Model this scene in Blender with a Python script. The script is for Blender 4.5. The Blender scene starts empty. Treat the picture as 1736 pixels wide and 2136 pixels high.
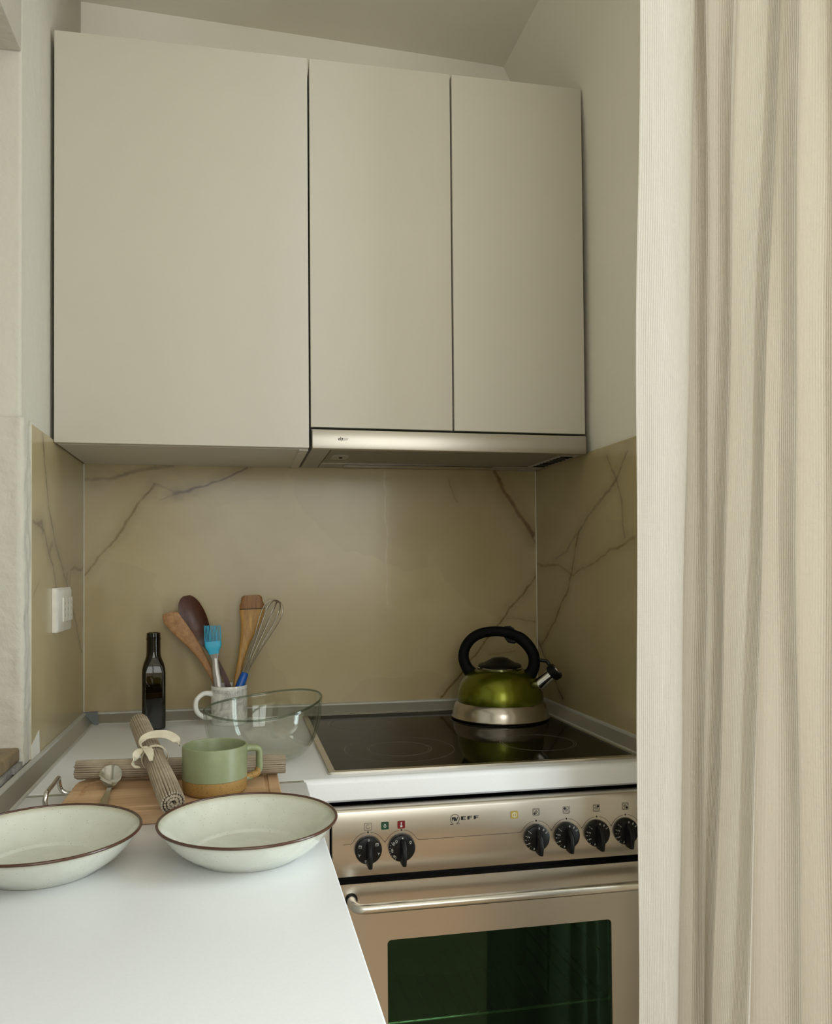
import bpy, bmesh, math, random
from mathutils import Vector, Matrix
random.seed(7)
SC = bpy.context.scene
COL = SC.collection
PI = math.pi
V = Vector

# ------------------------------------------------------------------ camera
cd = bpy.data.cameras.new('camera')
cam = bpy.data.objects.new('camera', cd)
COL.objects.link(cam)
SC.camera = cam
F_PX, PPX, PPY = 1639.263, 798.867, 1160.098          # focal length and principal point, 1736 x 2136 frame
cd.sensor_fit = 'VERTICAL'
cd.sensor_height = 24.0
cd.lens = F_PX / 2136.0 * 24.0
cd.shift_x = (868.0 - PPX) / 2136.0
cd.shift_y = (PPY - 1068.0) / 2136.0
cd.clip_start = 0.02
yaw, pitch, roll = 0.1843, 0.0197, -0.0071
fw = V((math.sin(yaw) * math.cos(pitch), math.cos(yaw) * math.cos(pitch), math.sin(pitch)))
rt0 = V((math.cos(yaw), -math.sin(yaw), 0))
up0 = rt0.cross(fw)
rt = math.cos(roll) * rt0 + math.sin(roll) * up0
up = -math.sin(roll) * rt0 + math.cos(roll) * up0
m = Matrix((rt, up, -fw)).transposed().to_4x4()
m.translation = V((0.3466, -1.9065, 1.2433))
cam.matrix_world = m

# ------------------------------------------------------------------ light
SC.view_settings.view_transform = 'Standard'
SC.view_settings.look = 'None'
SC.view_settings.gamma = 1.0
SC.view_settings.use_curve_mapping = False
SC.view_settings.exposure = 0.0
world = bpy.data.worlds.new('world')
SC.world = world
world.use_nodes = True
bg = world.node_tree.nodes['Background']
bg.inputs['Color'].default_value = (0.80, 0.90, 1.0, 1)
bg.inputs['Strength'].default_value = 1.0
WX0, WX1, WZ0, WZ1, YR = -0.05, 1.45, 1.00, 2.55, -3.30     # window in the rear wall
XF = 2.05                                                  # far right wall of the room
SY0, SY1, SZ0, SZ1 = -1.95, -1.10, 0.20, 2.50              # glazed door in the far right wall
def daylight(name, loc, rot, sx, sy, power, col):
    ld = bpy.data.lights.new(name, 'AREA')
    ld.shape = 'RECTANGLE'; ld.size = sx; ld.size_y = sy
    ld.energy = power; ld.color = col
    o = bpy.data.objects.new(name, ld); COL.objects.link(o)
    o.location = loc; o.rotation_euler = rot
daylight('window_rear_offscreen', ((WX0 + WX1) / 2, YR - 0.10, (WZ0 + WZ1) / 2), (PI / 2, 0, 0), WX1 - WX0, WZ1 - WZ0, 29.0, (1.0, 0.965, 0.90))
daylight('glazed_door_right_offscreen', (XF + 0.10, (SY0 + SY1) / 2, (SZ0 + SZ1) / 2), (PI / 2, 0, PI / 2), SY1 - SY0, SZ1 - SZ0, 66.0, (0.81, 0.925, 1.0))
SC.cycles.max_bounces = 10
SC.cycles.diffuse_bounces = 5
SC.cycles.transparent_max_bounces = 16
SC.cycles.caustics_reflective = False
SC.cycles.caustics_refractive = False

# ------------------------------------------------------------------ materials
def newmat(name):
    mt = bpy.data.materials.new(name)
    mt.use_nodes = True
    nt = mt.node_tree
    b = nt.nodes['Principled BSDF']
    return mt, nt, b
def lk(nt, a, b): nt.links.new(a, b)
def node(nt, t, **kw):
    n = nt.nodes.new(t)
    for k, v in kw.items():
        setattr(n, k, v)
    return n
def coords(nt, scale=(1, 1, 1), kind='Object'):
    tc = node(nt, 'ShaderNodeTexCoord')
    mp = node(nt, 'ShaderNodeMapping')
    mp.inputs['Scale'].default_value = scale
    lk(nt, tc.outputs[kind], mp.inputs['Vector'])
    return mp.outputs['Vector']
def noise(nt, vec, scale, detail=4, rough=0.55, dist=0.0):
    n = node(nt, 'ShaderNodeTexNoise')
    n.inputs['Scale'].default_value = scale
    n.inputs['Detail'].default_value = detail
    n.inputs['Roughness'].default_value = rough
    n.inputs['Distortion'].default_value = dist
    if vec is not None: lk(nt, vec, n.inputs['Vector'])
    return n
def ramp(nt, fac, stops):
    r = node(nt, 'ShaderNodeValToRGB')
    els = r.color_ramp.elements
    while len(els) < len(stops): els.new(0.5)
    for e, (p, c) in zip(els, stops):
        e.position = p
        e.color = (c[0], c[1], c[2], 1)
    lk(nt, fac, r.inputs['Fac'])
    return r.outputs['Color']
def bump(nt, b, height, strength=0.2, dist=0.001):
    n = node(nt, 'ShaderNodeBump')
    n.inputs['Strength'].default_value = strength
    n.inputs['Distance'].default_value = dist
    lk(nt, height, n.inputs['Height'])
    lk(nt, n.outputs['Normal'], b.inputs['Normal'])
    return n
def math_n(nt, op, a, bb=None, clamp=False):
    n = node(nt, 'ShaderNodeMath', operation=op)
    n.use_clamp = clamp
    for i, x in enumerate((a, bb)):
        if x is None: continue
        if isinstance(x, (int, float)): n.inputs[i].default_value = x
        else: lk(nt, x, n.inputs[i])
    return n.outputs[0]
def mixc(nt, fac, a, bb, blend='MIX'):
    n = node(nt, 'ShaderNodeMix', data_type='RGBA', blend_type=blend)
    for i, x in ((0, fac), (6, a), (7, bb)):
        if isinstance(x, (int, float)): n.inputs[i].default_value = x
        elif isinstance(x, tuple): n.inputs[i].default_value = (x[0], x[1], x[2], 1)
        else: lk(nt, x, n.inputs[i])
    return n.outputs[2]

def plain(name, col, rough=0.5, metal=0.0, spec=0.5, coat=0.0, nscale=60, namp=0.04, bstr=0.0, bscale=400, bdist=0.0004):
    """a flat colour with faint mottling and optional fine relief"""
    mt, nt, b = newmat(name)
    vec = coords(nt)
    n = noise(nt, vec, nscale, 3)
    c0 = tuple(max(0, x * (1 - namp)) for x in col)
    c1 = tuple(min(1, x * (1 + namp)) for x in col)
    lk(nt, ramp(nt, n.outputs['Fac'], [(0.3, c0), (0.7, c1)]), b.inputs['Base Color'])
    b.inputs['Roughness'].default_value = rough
    b.inputs['Metallic'].default_value = metal
    b.inputs['Specular IOR Level'].default_value = spec
    b.inputs['Coat Weight'].default_value = coat
    b.inputs['Coat Roughness'].default_value = 0.08
    if bstr:
        bump(nt, b, noise(nt, vec, bscale, 3).outputs['Fac'], bstr, bdist)
    return mt

def plaster(name, col, rough_amt=0.25):
    mt, nt, b = newmat(name)
    vec = coords(nt)
    big = noise(nt, vec, 2.2, 4)
    lk(nt, ramp(nt, big.outputs['Fac'], [(0.3, tuple(x * 0.955 for x in col)), (0.7, col)]), b.inputs['Base Color'])
    b.inputs['Roughness'].default_value = 0.85
    b.inputs['Specular IOR Level'].default_value = 0.2
    f = noise(nt, vec, 38, 6, 0.6)
    c = noise(nt, vec, 5, 5, 0.6, 1.2)
    h = math_n(nt, 'ADD', f.outputs['Fac'], math_n(nt, 'MULTIPLY', c.outputs['Fac'], 1.6))
    bump(nt, b, h, rough_amt, 0.006)
    return mt

def steel(name, col=(0.60, 0.555, 0.49), rough=0.30, aniso=0.6):
    mt, nt, b = newmat(name)
    n = noise(nt, coords(nt, (2.5, 2.5, 14)), 1.0, 3)
    lk(nt, ramp(nt, n.outputs['Fac'], [(0.3, tuple(x * 0.965 for x in col)), (0.7, col)]), b.inputs['Base Color'])
    b.inputs['Roughness'].default_value = rough
    b.inputs['Metallic'].default_value = 1.0
    b.inputs['Anisotropic'].default_value = aniso
    t = node(nt, 'ShaderNodeTangent', direction_type='UV_MAP')
    lk(nt, t.outputs['Tangent'], b.inputs['Tangent'])
    return mt

def wood(name, c0, c1, scale=(6, 6, 60), rough=0.5, contrast=(0.35, 0.65), coat=0.0):
    mt, nt, b = newmat(name)
    vec = coords(nt, scale)
    n = noise(nt, vec, 1.0, 5, 0.6, 0.6)
    fine = noise(nt, coords(nt, tuple(s * 5 for s in scale)), 1.0, 3)
    f = math_n(nt, 'ADD', math_n(nt, 'MULTIPLY', n.outputs['Fac'], 0.75), math_n(nt, 'MULTIPLY', fine.outputs['Fac'], 0.25))
    lk(nt, ramp(nt, f, [(contrast[0], c0), (contrast[1], c1)]), b.inputs['Base Color'])
    b.inputs['Roughness'].default_value = rough
    b.inputs['Coat Weight'].default_value = coat
    bump(nt, b, fine.outputs['Fac'], 0.15, 0.0005)
    return mt

def marble(name, axes, veins):
    """polished beige slab; each vein is a polyline (points in metres on the slab), half width, colour, strength"""
    mt, nt, b = newmat(name)
    tc = node(nt, 'ShaderNodeTexCoord')
    sep = node(nt, 'ShaderNodeSeparateXYZ')
    lk(nt, tc.outputs['Object'], sep.inputs[0])
    cmb = node(nt, 'ShaderNodeCombineXYZ')
    lk(nt, sep.outputs[axes[0]], cmb.inputs[0])
    lk(nt, sep.outputs[axes[1]], cmb.inputs[1])
    p0 = cmb.outputs[0]
    def warp(p, scale, amt):
        n = noise(nt, p, scale, 3)
        s = node(nt, 'ShaderNodeVectorMath', operation='SUBTRACT')
        lk(nt, n.outputs['Color'], s.inputs[0]); s.inputs[1].default_value = (0.5, 0.5, 0.5)
        k = node(nt, 'ShaderNodeVectorMath', operation='SCALE')
        lk(nt, s.outputs[0], k.inputs[0]); k.inputs['Scale'].default_value = amt
        a = node(nt, 'ShaderNodeVectorMath', operation='ADD')
        lk(nt, p, a.inputs[0]); lk(nt, k.outputs[0], a.inputs[1])
        f = node(nt, 'ShaderNodeVectorMath', operation='MULTIPLY')
        lk(nt, a.outputs[0], f.inputs[0]); f.inputs[1].default_value = (1, 1, 0)
        return f.outputs[0]
    p = warp(warp(p0, 14, 0.022), 70, 0.006)
    pc = warp(p0, 3.0, 0.25)
    cloud = noise(nt, pc, 2.4, 4, 0.5)
    col = ramp(nt, cloud.outputs['Fac'], [(0.30, (0.375, 0.295, 0.155)), (0.52, (0.430, 0.348, 0.195)), (0.72, (0.48, 0.396, 0.228))])
    vor = node(nt, 'ShaderNodeTexVoronoi', feature='F1')
    vor.inputs['Scale'].default_value = 4.2
    lk(nt, pc, vor.inputs['Vector'])
    vb = node(nt, 'ShaderNodeRGBToBW'); lk(nt, vor.outputs['Color'], vb.inputs[0])
    patch = ramp(nt, vb.outputs[0], [(0.30, (0.965, 0.965, 0.97)), (0.7, (1.025, 1.025, 1.02))])
    col = mixc(nt, 0.8, col, patch, 'MULTIPLY')
    brk = noise(nt, p0, 30, 4)
    for pts, hw, vc, st in veins:
        dmin = None
        for a, bb in zip(pts[:-1], pts[1:]):
            a = V((a[0], a[1], 0)); d = V((bb[0], bb[1], 0)) - a
            s = node(nt, 'ShaderNodeVectorMath', operation='SUBTRACT'); lk(nt, p, s.inputs[0]); s.inputs[1].default_value = a
            dt = node(nt, 'ShaderNodeVectorMath', operation='DOT_PRODUCT'); lk(nt, s.outputs[0], dt.inputs[0]); dt.inputs[1].default_value = d / d.length_squared
            t = math_n(nt, 'MULTIPLY', dt.outputs['Value'], 1.0, True)
            sc = node(nt, 'ShaderNodeVectorMath', operation='SCALE'); sc.inputs[0].default_value = d; lk(nt, t, sc.inputs['Scale'])
            ds = node(nt, 'ShaderNodeVectorMath', operation='DISTANCE'); lk(nt, s.outputs[0], ds.inputs[0]); lk(nt, sc.outputs[0], ds.inputs[1])
            dmin = ds.outputs['Value'] if dmin is None else math_n(nt, 'MINIMUM', dmin, ds.outputs['Value'])
        for (w, k) in ((hw, st), (hw * 5.5, st * 0.28)):           # crisp core and a soft halo
            mr = node(nt, 'ShaderNodeMapRange', interpolation_type='SMOOTHSTEP')
            mr.inputs['From Min'].default_value = w; mr.inputs['From Max'].default_value = w * 0.12
            mr.inputs['To Min'].default_value = 0; mr.inputs['To Max'].default_value = k
            lk(nt, dmin, mr.inputs['Value'])
            fac = math_n(nt, 'MULTIPLY', mr.outputs['Result'], math_n(nt, 'MULTIPLY', brk.outputs['Fac'], 1.9), True)
            col = mixc(nt, fac, col, vc)
    lk(nt, col, b.inputs['Base Color'])
    b.inputs['Roughness'].default_value = 0.22
    b.inputs['Specular IOR Level'].default_value = 0.45
    return mt

BR, DK, GR, LT = (0.16, 0.095, 0.035), (0.13, 0.085, 0.045), (0.17, 0.13, 0.085), (0.62, 0.55, 0.42)
M = {}
M['tile_back'] = marble('marble_tile_back', (0, 2), [
    ([(0.004, 1.461), (0.059, 1.465), (0.107, 1.480), (0.145, 1.488), (0.199, 1.496)], 0.007, GR, 0.55),
    ([(0.210, 1.432), (0.238, 1.442), (0.276, 1.451), (0.327, 1.472), (0.372, 1.494)], 0.0042, DK, 0.95),
    ([(0.205, 1.433), (0.245, 1.442)], 0.0065, DK, 0.6),
    ([(0.156, 1.452), (0.183, 1.444), (0.212, 1.434)], 0.005, GR, 0.4),
    ([(0.172, 1.418), (0.212, 1.432)], 0.004, GR, 0.4),
    ([(0.156, 1.452), (0.123, 1.407), (0.086, 1.345), (0.043, 1.295), (0.006, 1.240)], 0.005, BR, 0.6),
    ([(0.992, 1.495), (1.021, 1.439), (1.053, 1.400), (1.081, 1.354), (1.092, 1.335)], 0.0085, BR, 0.95),
    ([(1.085, 1.345), (1.100, 1.315)], 0.004, DK, 0.8),
    ([(1.100, 1.231), (1.070, 1.188), (1.031, 1.146), (0.992, 1.098), (0.928, 1.022), (0.872, 0.957), (0.847, 0.928)], 0.0045, BR, 0.75),
    ([(0.708, 1.489), (0.711, 1.329), (0.712, 1.163)], 0.0030, LT, 0.22),
    ([(0.874, 1.474), (0.891, 1.420)], 0.0035, BR, 0.3),
    ([(1.024, 1.122), (1.099, 1.115)], 0.003, BR, 0.35),
    ([(0.972, 1.032), (1.042, 1.037)], 0.003, BR, 0.35)])
M['tile_right'] = marble('marble_tile_right', (1, 2), [
    ([(-0.483, 1.477), (-0.432, 1.427), (-0.333, 1.376), (-0.247, 1.329), (-0.180, 1.288), (-0.124, 1.272)], 0.0055, GR, 0.6),
    ([(-0.391, 1.481), (-0.432, 1.432), (-0.460, 1.366), (-0.463, 1.309)], 0.005, GR, 0.45),
    ([(-0.507, 1.309), (-0.397, 1.282), (-0.282, 1.248), (-0.219, 1.235), (-0.138, 1.254), (-0.007, 1.260)], 0.0048, BR, 0.5),
    ([(-0.252, 1.329), (-0.219, 1.254), (-0.192, 1.204), (-0.120, 1.128), (-0.027, 1.056)], 0.0052, BR, 0.7),
    ([(-0.002, 1.066), (-0.042, 1.033), (-0.101, 0.981), (-0.157, 0.938)], 0.0045, DK, 0.85)])
M['tile_left'] = marble('marble_tile_left', (1, 2), [
    ([(-0.389, 1.499), (-0.367, 1.427), (-0.340, 1.367), (-0.301, 1.315), (-0.201, 1.240), (-0.149, 1.200), (-0.078, 1.124), (-0.023, 1.066)], 0.0052, GR, 0.75),
    ([(-0.460, 1.335), (-0.420, 1.331), (-0.378, 1.320), (-0.340, 1.286), (-0.300, 1.259), (-0.280, 1.217)], 0.006, GR, 0.8),
    ([(-0.420, 1.330), (-0.395, 1.335), (-0.390, 1.318)], 0.009, GR, 0.8),
    ([(-0.330, 1.290), (-0.315, 1.300)], 0.011, GR, 0.7),
    ([(-0.149, 1.220), (-0.140, 1.250), (-0.104, 1.256), (-0.012, 1.254)], 0.005, BR, 0.5),
    ([(-0.185, 1.235), (-0.175, 1.242)], 0.010, GR, 0.6),
    ([(-0.412, 1.228), (-0.453, 1.208)], 0.004, GR, 0.35)])

M['plaster'] = plaster('wall_plaster', (0.83, 0.785, 0.69), 0.16)
M['plaster_rough'] = plaster('old_plaster', (0.59, 0.555, 0.475), 0.5)
M['ceiling'] = plaster('ceiling_plaster', (0.83, 0.785, 0.69), 0.08)
M['room_wall'] = plaster('room_wall_plaster', (0.85, 0.80, 0.70), 0.1)
M['floor'] = wood('floor_boards', (0.30, 0.19, 0.105), (0.44, 0.295, 0.175), (1.2, 9, 9), 0.45)
M['laminate'] = plain('white_laminate_door', (0.615, 0.575, 0.497), 0.60, spec=0.3, nscale=5, namp=0.012, bstr=0.03, bscale=700, bdist=0.0002)
M['laminate_side'] = plain('white_laminate_carcass', (0.62, 0.59, 0.52), 0.5, nscale=8, namp=0.02)
M['worktop'] = plain('white_worktop', (0.83, 0.84, 0.865), 0.32, nscale=300, namp=0.015, bstr=0.03, bscale=900, bdist=0.0002)
M['steel'] = steel('brushed_steel')
M['steel_hood'] = steel('hood_brushed_steel', (0.50, 0.465, 0.41), 0.36, 0.7)
M['steel_dull'] = steel('dull_steel', (0.50, 0.46, 0.40), 0.22, 0.0)
M['chrome'] = plain('polished_steel', (0.60, 0.58, 0.54), 0.12, 1.0)
M['satin'] = plain('satin_steel_tube', (0.66, 0.63, 0.57), 0.26, 1.0)
M['alu'] = plain('aluminium_strip', (0.40, 0.385, 0.325), 0.28, 0.55, nscale=8, namp=0.05)
M['alu_lip'] = plain('grey_plastic_lip', (0.48, 0.47, 0.42), 0.45)
M['corner_plastic'] = plain('blue_grey_plastic', (0.17, 0.19, 0.20), 0.4)
M['filter'] = plain('grey_mesh_filter', (0.30, 0.29, 0.25), 0.55, 0.5, bstr=0.6, bscale=900, bdist=0.0008)
M['hood_grey'] = plain('hood_grey_paint', (0.40, 0.38, 0.33), 0.5)
M['black'] = plain('black_plastic', (0.006, 0.006, 0.006), 0.34, spec=0.22)
M['matt_black'] = plain('matt_black', (0.004, 0.004, 0.004), 0.6, spec=0.10)
M['ceran'] = plain('black_ceramic_glass', (0.008, 0.006, 0.003), 0.05, spec=0.06, nscale=4, namp=0.2)
M['ring'] = plain('burner_print', (0.10, 0.09, 0.07), 0.35)
M['print'] = plain('black_print', (0.012, 0.011, 0.010), 0.5)
M['print_white'] = plain('white_print', (0.55, 0.55, 0.52), 0.5)
M['print_grey'] = plain('grey_print', (0.22, 0.21, 0.19), 0.5)
M['lamp_green'] = plain('green_indicator', (0.010, 0.055, 0.028), 0.25)
M['lamp_red'] = plain('red_indicator', (0.16, 0.008, 0.012), 0.25)
M['lamp_yellow'] = plain('amber_indicator', (0.34, 0.26, 0.05), 0.25)
M['grout'] = plain('white_grout', (0.70, 0.67, 0.56), 0.7)
M['socket'] = plain('white_socket_plastic', (0.78, 0.75, 0.68), 0.3)
M['socket_hole'] = plain('socket_hole_grey', (0.42, 0.40, 0.36), 0.5)
M['sill'] = wood('brown_stone_sill', (0.15, 0.10, 0.05), (0.34, 0.25, 0.14), (14, 14, 14), 0.5)
M['cement'] = plain('bare_cement', (0.30, 0.29, 0.27), 0.9, nscale=25, namp=0.25, bstr=0.8, bscale=60, bdist=0.004)
M['paint'] = plain('white_gloss_paint', (0.78, 0.76, 0.70), 0.4)

def glassy(name, tint, gloss=0.06, rough=0.0, ior=1.45, thick=False):
    """clear glass built as a tinted see-through film plus a mirror reflection that follows Fresnel"""
    mt = bpy.data.materials.new(name); mt.use_nodes = True
    nt = mt.node_tree; nt.nodes.clear()
    out = node(nt, 'ShaderNodeOutputMaterial')
    tr = node(nt, 'ShaderNodeBsdfTransparent')
    vec = coords(nt); n = noise(nt, vec, 3, 2)
    lk(nt, ramp(nt, n.outputs['Fac'], [(0.3, tuple(x * 0.97 for x in tint)), (0.7, tint)]), tr.inputs['Color'])
    gl = node(nt, 'ShaderNodeBsdfGlossy'); gl.inputs['Roughness'].default_value = rough
    gl.inputs['Color'].default_value = (0.9, 0.95, 0.9, 1)
    lw = node(nt, 'ShaderNodeLayerWeight'); lw.inputs['Blend'].default_value = 0.5
    r0 = ((ior - 1) / (ior + 1)) ** 2                                   # Schlick, the same from both sides
    fr = math_n(nt, 'ADD', math_n(nt, 'MULTIPLY', math_n(nt, 'POWER', lw.outputs['Facing'], 5.0), 1 - r0), r0)
    mx = node(nt, 'ShaderNodeMixShader')
    lk(nt, math_n(nt, 'ADD', fr, gloss, True), mx.inputs[0])
    lk(nt, tr.outputs[0], mx.inputs[1]); lk(nt, gl.outputs[0], mx.inputs[2])
    lk(nt, mx.outputs[0], out.inputs[0])
    return mt, nt, gl
M['oven_glass'], _nt, _gl = glassy('green_oven_glass', (0.46, 0.60, 0.48), 0.02, 0.01, 1.5)
_gl.inputs['Color'].default_value = (0.30, 0.55, 0.38, 1)
M['pane'], _nt, _gl = glassy('window_pane', (0.97, 0.98, 0.97), 0.0, 0.0, 1.3)
def true_glass(name, col, rough=0.0, ior=1.47):
    mt, nt, b = newmat(name)
    vec = coords(nt); n = noise(nt, vec, 4, 2)
    lk(nt, ramp(nt, n.outputs['Fac'], [(0.3, tuple(x * 0.98 for x in col)), (0.7, col)]), b.inputs['Base Color'])
    b.inputs['Roughness'].default_value = rough
    b.inputs['IOR'].default_value = ior
    b.inputs['Transmission Weight'].default_value = 1.0
    return mt
M['clear_glass'], _nt, _gl = glassy('clear_bowl_glass', (0.955, 0.962, 0.95), 0.0, 0.0, 1.5)
M['bottle_glass'] = true_glass('dark_olive_bottle_glass', (0.075, 0.055, 0.008), 0.02, 1.5)

# ------------------------------------------------------------------ mesh helpers
def new(): return bmesh.new()
def box(bm, x0, x1, y0, y1, z0, z1, bev=0.0, seg=2):
    vs = [bm.verts.new(p) for p in ((x0, y0, z0), (x1, y0, z0), (x1, y1, z0), (x0, y1, z0), (x0, y0, z1), (x1, y0, z1), (x1, y1, z1), (x0, y1, z1))]
    fs = [bm.faces.new([vs[i] for i in q]) for q in ((0, 3, 2, 1), (4, 5, 6, 7), (0, 1, 5, 4), (1, 2, 6, 5), (2, 3, 7, 6), (3, 0, 4, 7))]
    if bev:
        es = list({e for f in fs for e in f.edges})
        bmesh.ops.bevel(bm, geom=es, offset=bev, segments=seg, profile=0.5, affect='EDGES')
    return vs
def rings(bm, rs, cap=(True, True), closed=True, loop=False):
    """skin a list of point rings"""
    L = [[bm.verts.new(p) for p in r] for r in rs]
    n = len(L[0])
    pairs = list(zip(L[:-1], L[1:])) + ([(L[-1], L[0])] if loop else [])
    for a, b in pairs:
        for i in range(n if closed else n - 1):
            j = (i + 1) % n
            bm.faces.new((a[i], a[j], b[j], b[i]))
    if closed and not loop:
        if cap[0]: bm.faces.new(list(reversed(L[0])))
        if cap[1]: bm.faces.new(L[-1])
    return L
def lathe(bm, prof, n=48, c=(0, 0, 0), wob=None):
    rs = []
    for r, z in prof:
        rs.append([(c[0] + r * math.cos(2 * PI * i / n), c[1] + r * math.sin(2 * PI * i / n), c[2] + z) for i in range(n)])
    L = rings(bm, rs, cap=(prof[0][0] > 1e-5, prof[-1][0] > 1e-5))
    bmesh.ops.remove_doubles(bm, verts=bm.verts[:], dist=1e-6)
    return L
def frames(pts, closed=False):
    pts = [V(p) for p in pts]
    T = []
    for i in range(len(pts)):
        if closed: a, b = pts[i - 1], pts[(i + 1) % len(pts)]
        else: a, b = pts[max(i - 1, 0)], pts[min(i + 1, len(pts) - 1)]
        T.append((b - a).normalized())
    ref = V((0, 0, 1)) if abs(T[0].z) < 0.9 else V((1, 0, 0))
    N = [(ref - T[0] * ref.dot(T[0])).normalized()]
    for i in range(1, len(pts)):
        q = T[i - 1].rotation_difference(T[i])
        nv = q @ N[-1]
        N.append((nv - T[i] * nv.dot(T[i])).normalized())
    return pts, T, N
def tube(bm, pts, r, n=10, cap=True, closed=False, flat=1.0):
    pts, T, N = frames(pts, closed)
    rs = []
    for i, p in enumerate(pts):
        ri = r[i] if isinstance(r, (list, tuple)) else r
        B = T[i].cross(N[i])
        rs.append([p + N[i] * ri * math.cos(2 * PI * k / n) + B * ri * flat * math.sin(2 * PI * k / n) for k in range(n)])
    rings(bm, rs, cap=(cap, cap), loop=closed)
def spline(pts, k=6):
    """Catmull-Rom through the points"""
    P = [V(p) for p in pts]; out = []
    for i in range(len(P) - 1):
        a, b, c, d = P[max(i - 1, 0)], P[i], P[i + 1], P[min(i + 2, len(P) - 1)]
        for j in range(k):
            t = j / k
            out.append(0.5 * ((2 * b) + (c - a) * t + (2 * a - 5 * b + 4 * c - d) * t * t + (3 * b - a - 3 * c + d) * t ** 3))
    out.append(P[-1]); return out
def interp(tab, t):
    for (t0, v0), (t1, v1) in zip(tab[:-1], tab[1:]):
        if t <= t1:
            f = 0 if t1 == t0 else max(0, (t - t0) / (t1 - t0))
            return v0 + (v1 - v0) * f
    return tab[-1][1]
def rrect(x0, x1, z0, z1, r, k=5):
    out = []
    for cx, cz, a0 in ((x1 - r, z1 - r, 0), (x0 + r, z1 - r, 90), (x0 + r, z0 + r, 180), (x1 - r, z0 + r, 270)):
        for i in range(k + 1):
            a = math.radians(a0 + 90 * i / k)
            out.append((cx + r * math.cos(a), cz + r * math.sin(a)))
    return out
def plate2d(bm, loop2d, y0, y1, ax='Y'):
    """extrude a 2-D outline (x,z) between two y values"""
    f = (lambda u, v, w: (u, w, v)) if ax == 'Y' else ((lambda u, v, w: (w, u, v)) if ax == 'X' else (lambda u, v, w: (u, v, w)))
    rings(bm, [[f(u, v, y0) for u, v in loop2d], [f(u, v, y1) for u, v in loop2d]])
def ring2d(bm, cx, cz, r0, r1, y0, y1, n=40, a0=0, a1=360, ax='Y'):
    """a flat annulus or arc, given thickness"""
    f = (lambda u, v, w: (u, w, v)) if ax == 'Y' else (lambda u, v, w: (u, v, w))
    full = abs(a1 - a0) >= 360
    k = n if full else n + 1
    rs = []
    for i in range(k):
        a = math.radians(a0 + (a1 - a0) * i / n)
        c, s = math.cos(a), math.sin(a)
        rs.append([f(cx + r0 * c, cz + r0 * s, y0), f(cx + r1 * c, cz + r1 * s, y0), f(cx + r1 * c, cz + r1 * s, y1), f(cx + r0 * c, cz + r0 * s, y1)])
    rings(bm, rs, loop=full)
def stroke(bm, pts, w, y0, y1):
    """flat line of width w through 2-D points on a plane facing -Y"""
    for (ax, az), (bx, bz) in zip(pts[:-1], pts[1:]):
        d = V((bx - ax, bz - az)); L = d.length
        if L < 1e-7: continue
        d /= L; n = V((-d.y, d.x)) * w / 2; e = d * w * 0.3
        q = [(ax - e.x + n.x, az - e.y + n.y), (ax - e.x - n.x, az - e.y - n.y), (bx + e.x - n.x, bz + e.y - n.y), (bx + e.x + n.x, bz + e.y + n.y)]
        plate2d(bm, q, y0, y1)
def box_uv(me):
    uv = me.uv_layers.new(name='UVMap')
    for p in me.polygons:
        nx, ny, nz = (abs(c) for c in p.normal)
        for li in p.loop_indices:
            c = me.vertices[me.loops[li].vertex_index].co
            uv.data[li].uv = (c.x, c.z) if ny >= nx and ny >= nz else ((c.y, c.z) if nx >= nz else (c.x, c.y))
def obj(name, bm, mat, parent=None, smooth=30, local=False, uv=True):
    """link bm as ONE mesh object; world coordinates unless local is set"""
    bmesh.ops.recalc_face_normals(bm, faces=bm.faces[:])
    me = bpy.data.meshes.new(name)
    if parent is not None and not local:
        bmesh.ops.translate(bm, verts=bm.verts[:], vec=-wloc(parent))
    bm.to_mesh(me); bm.free()
    if smooth:
        for p in me.polygons: p.use_smooth = True
        me.set_sharp_from_angle(angle=math.radians(smooth))
    if uv: box_uv(me)
    me.materials.append(M[mat] if isinstance(mat, str) else mat)
    o = bpy.data.objects.new(name, me)
    COL.objects.link(o)
    if parent is not None: o.parent = parent
    return o
def wloc(o):
    v = V((0, 0, 0))
    while o is not None:
        v += V(o.location); o = o.parent
    return v
def tag(o, label, cat, group=None):
    o['label'] = label; o['category'] = cat
    if group: o['group'] = group
    return o
def thing(name, label, cat, loc=(0, 0, 0), rz=0, group=None):
    o = bpy.data.objects.new(name, None)
    o.empty_display_size = 0.05
    COL.objects.link(o); o.location = loc; o.rotation_euler = (0, 0, rz)
    return tag(o, label, cat, group)
def struct(name, bm, mat, parent=None, smooth=30, label=None):
    o = obj(name, bm, mat, parent, smooth)
    if parent is None: o['kind'] = 'structure'
    if label: o['label'] = label
    return o
def text(name, s, size, loc, mat, parent, depth=0.0002, align='CENTER', rot=0.0, bold=0.0, sx=1.0):
    """lettering on a surface that faces -Y"""
    cu = bpy.data.curves.new('t', 'FONT')
    cu.body = s; cu.size = size; cu.extrude = depth; cu.align_x = align; cu.align_y = 'CENTER'; cu.offset = bold; cu.resolution_u = 3
    t = bpy.data.objects.new('t', cu); COL.objects.link(t)
    dg = bpy.context.evaluated_depsgraph_get()
    me = bpy.data.meshes.new_from_object(t.evaluated_get(dg))
    bpy.data.objects.remove(t); bpy.data.curves.remove(cu)
    R = Matrix.Translation(V(loc) - wloc(parent)) @ Matrix.Rotation(PI / 2, 4, 'X') @ Matrix.Rotation(rot, 4, 'Z') @ Matrix.Diagonal((sx, 1, 1, 1))
    me.transform(R); me.name = name
    me.materials.clear(); me.materials.append(M[mat])
    o = bpy.data.objects.new(name, me); COL.objects.link(o); o.parent = parent
    return o

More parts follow.
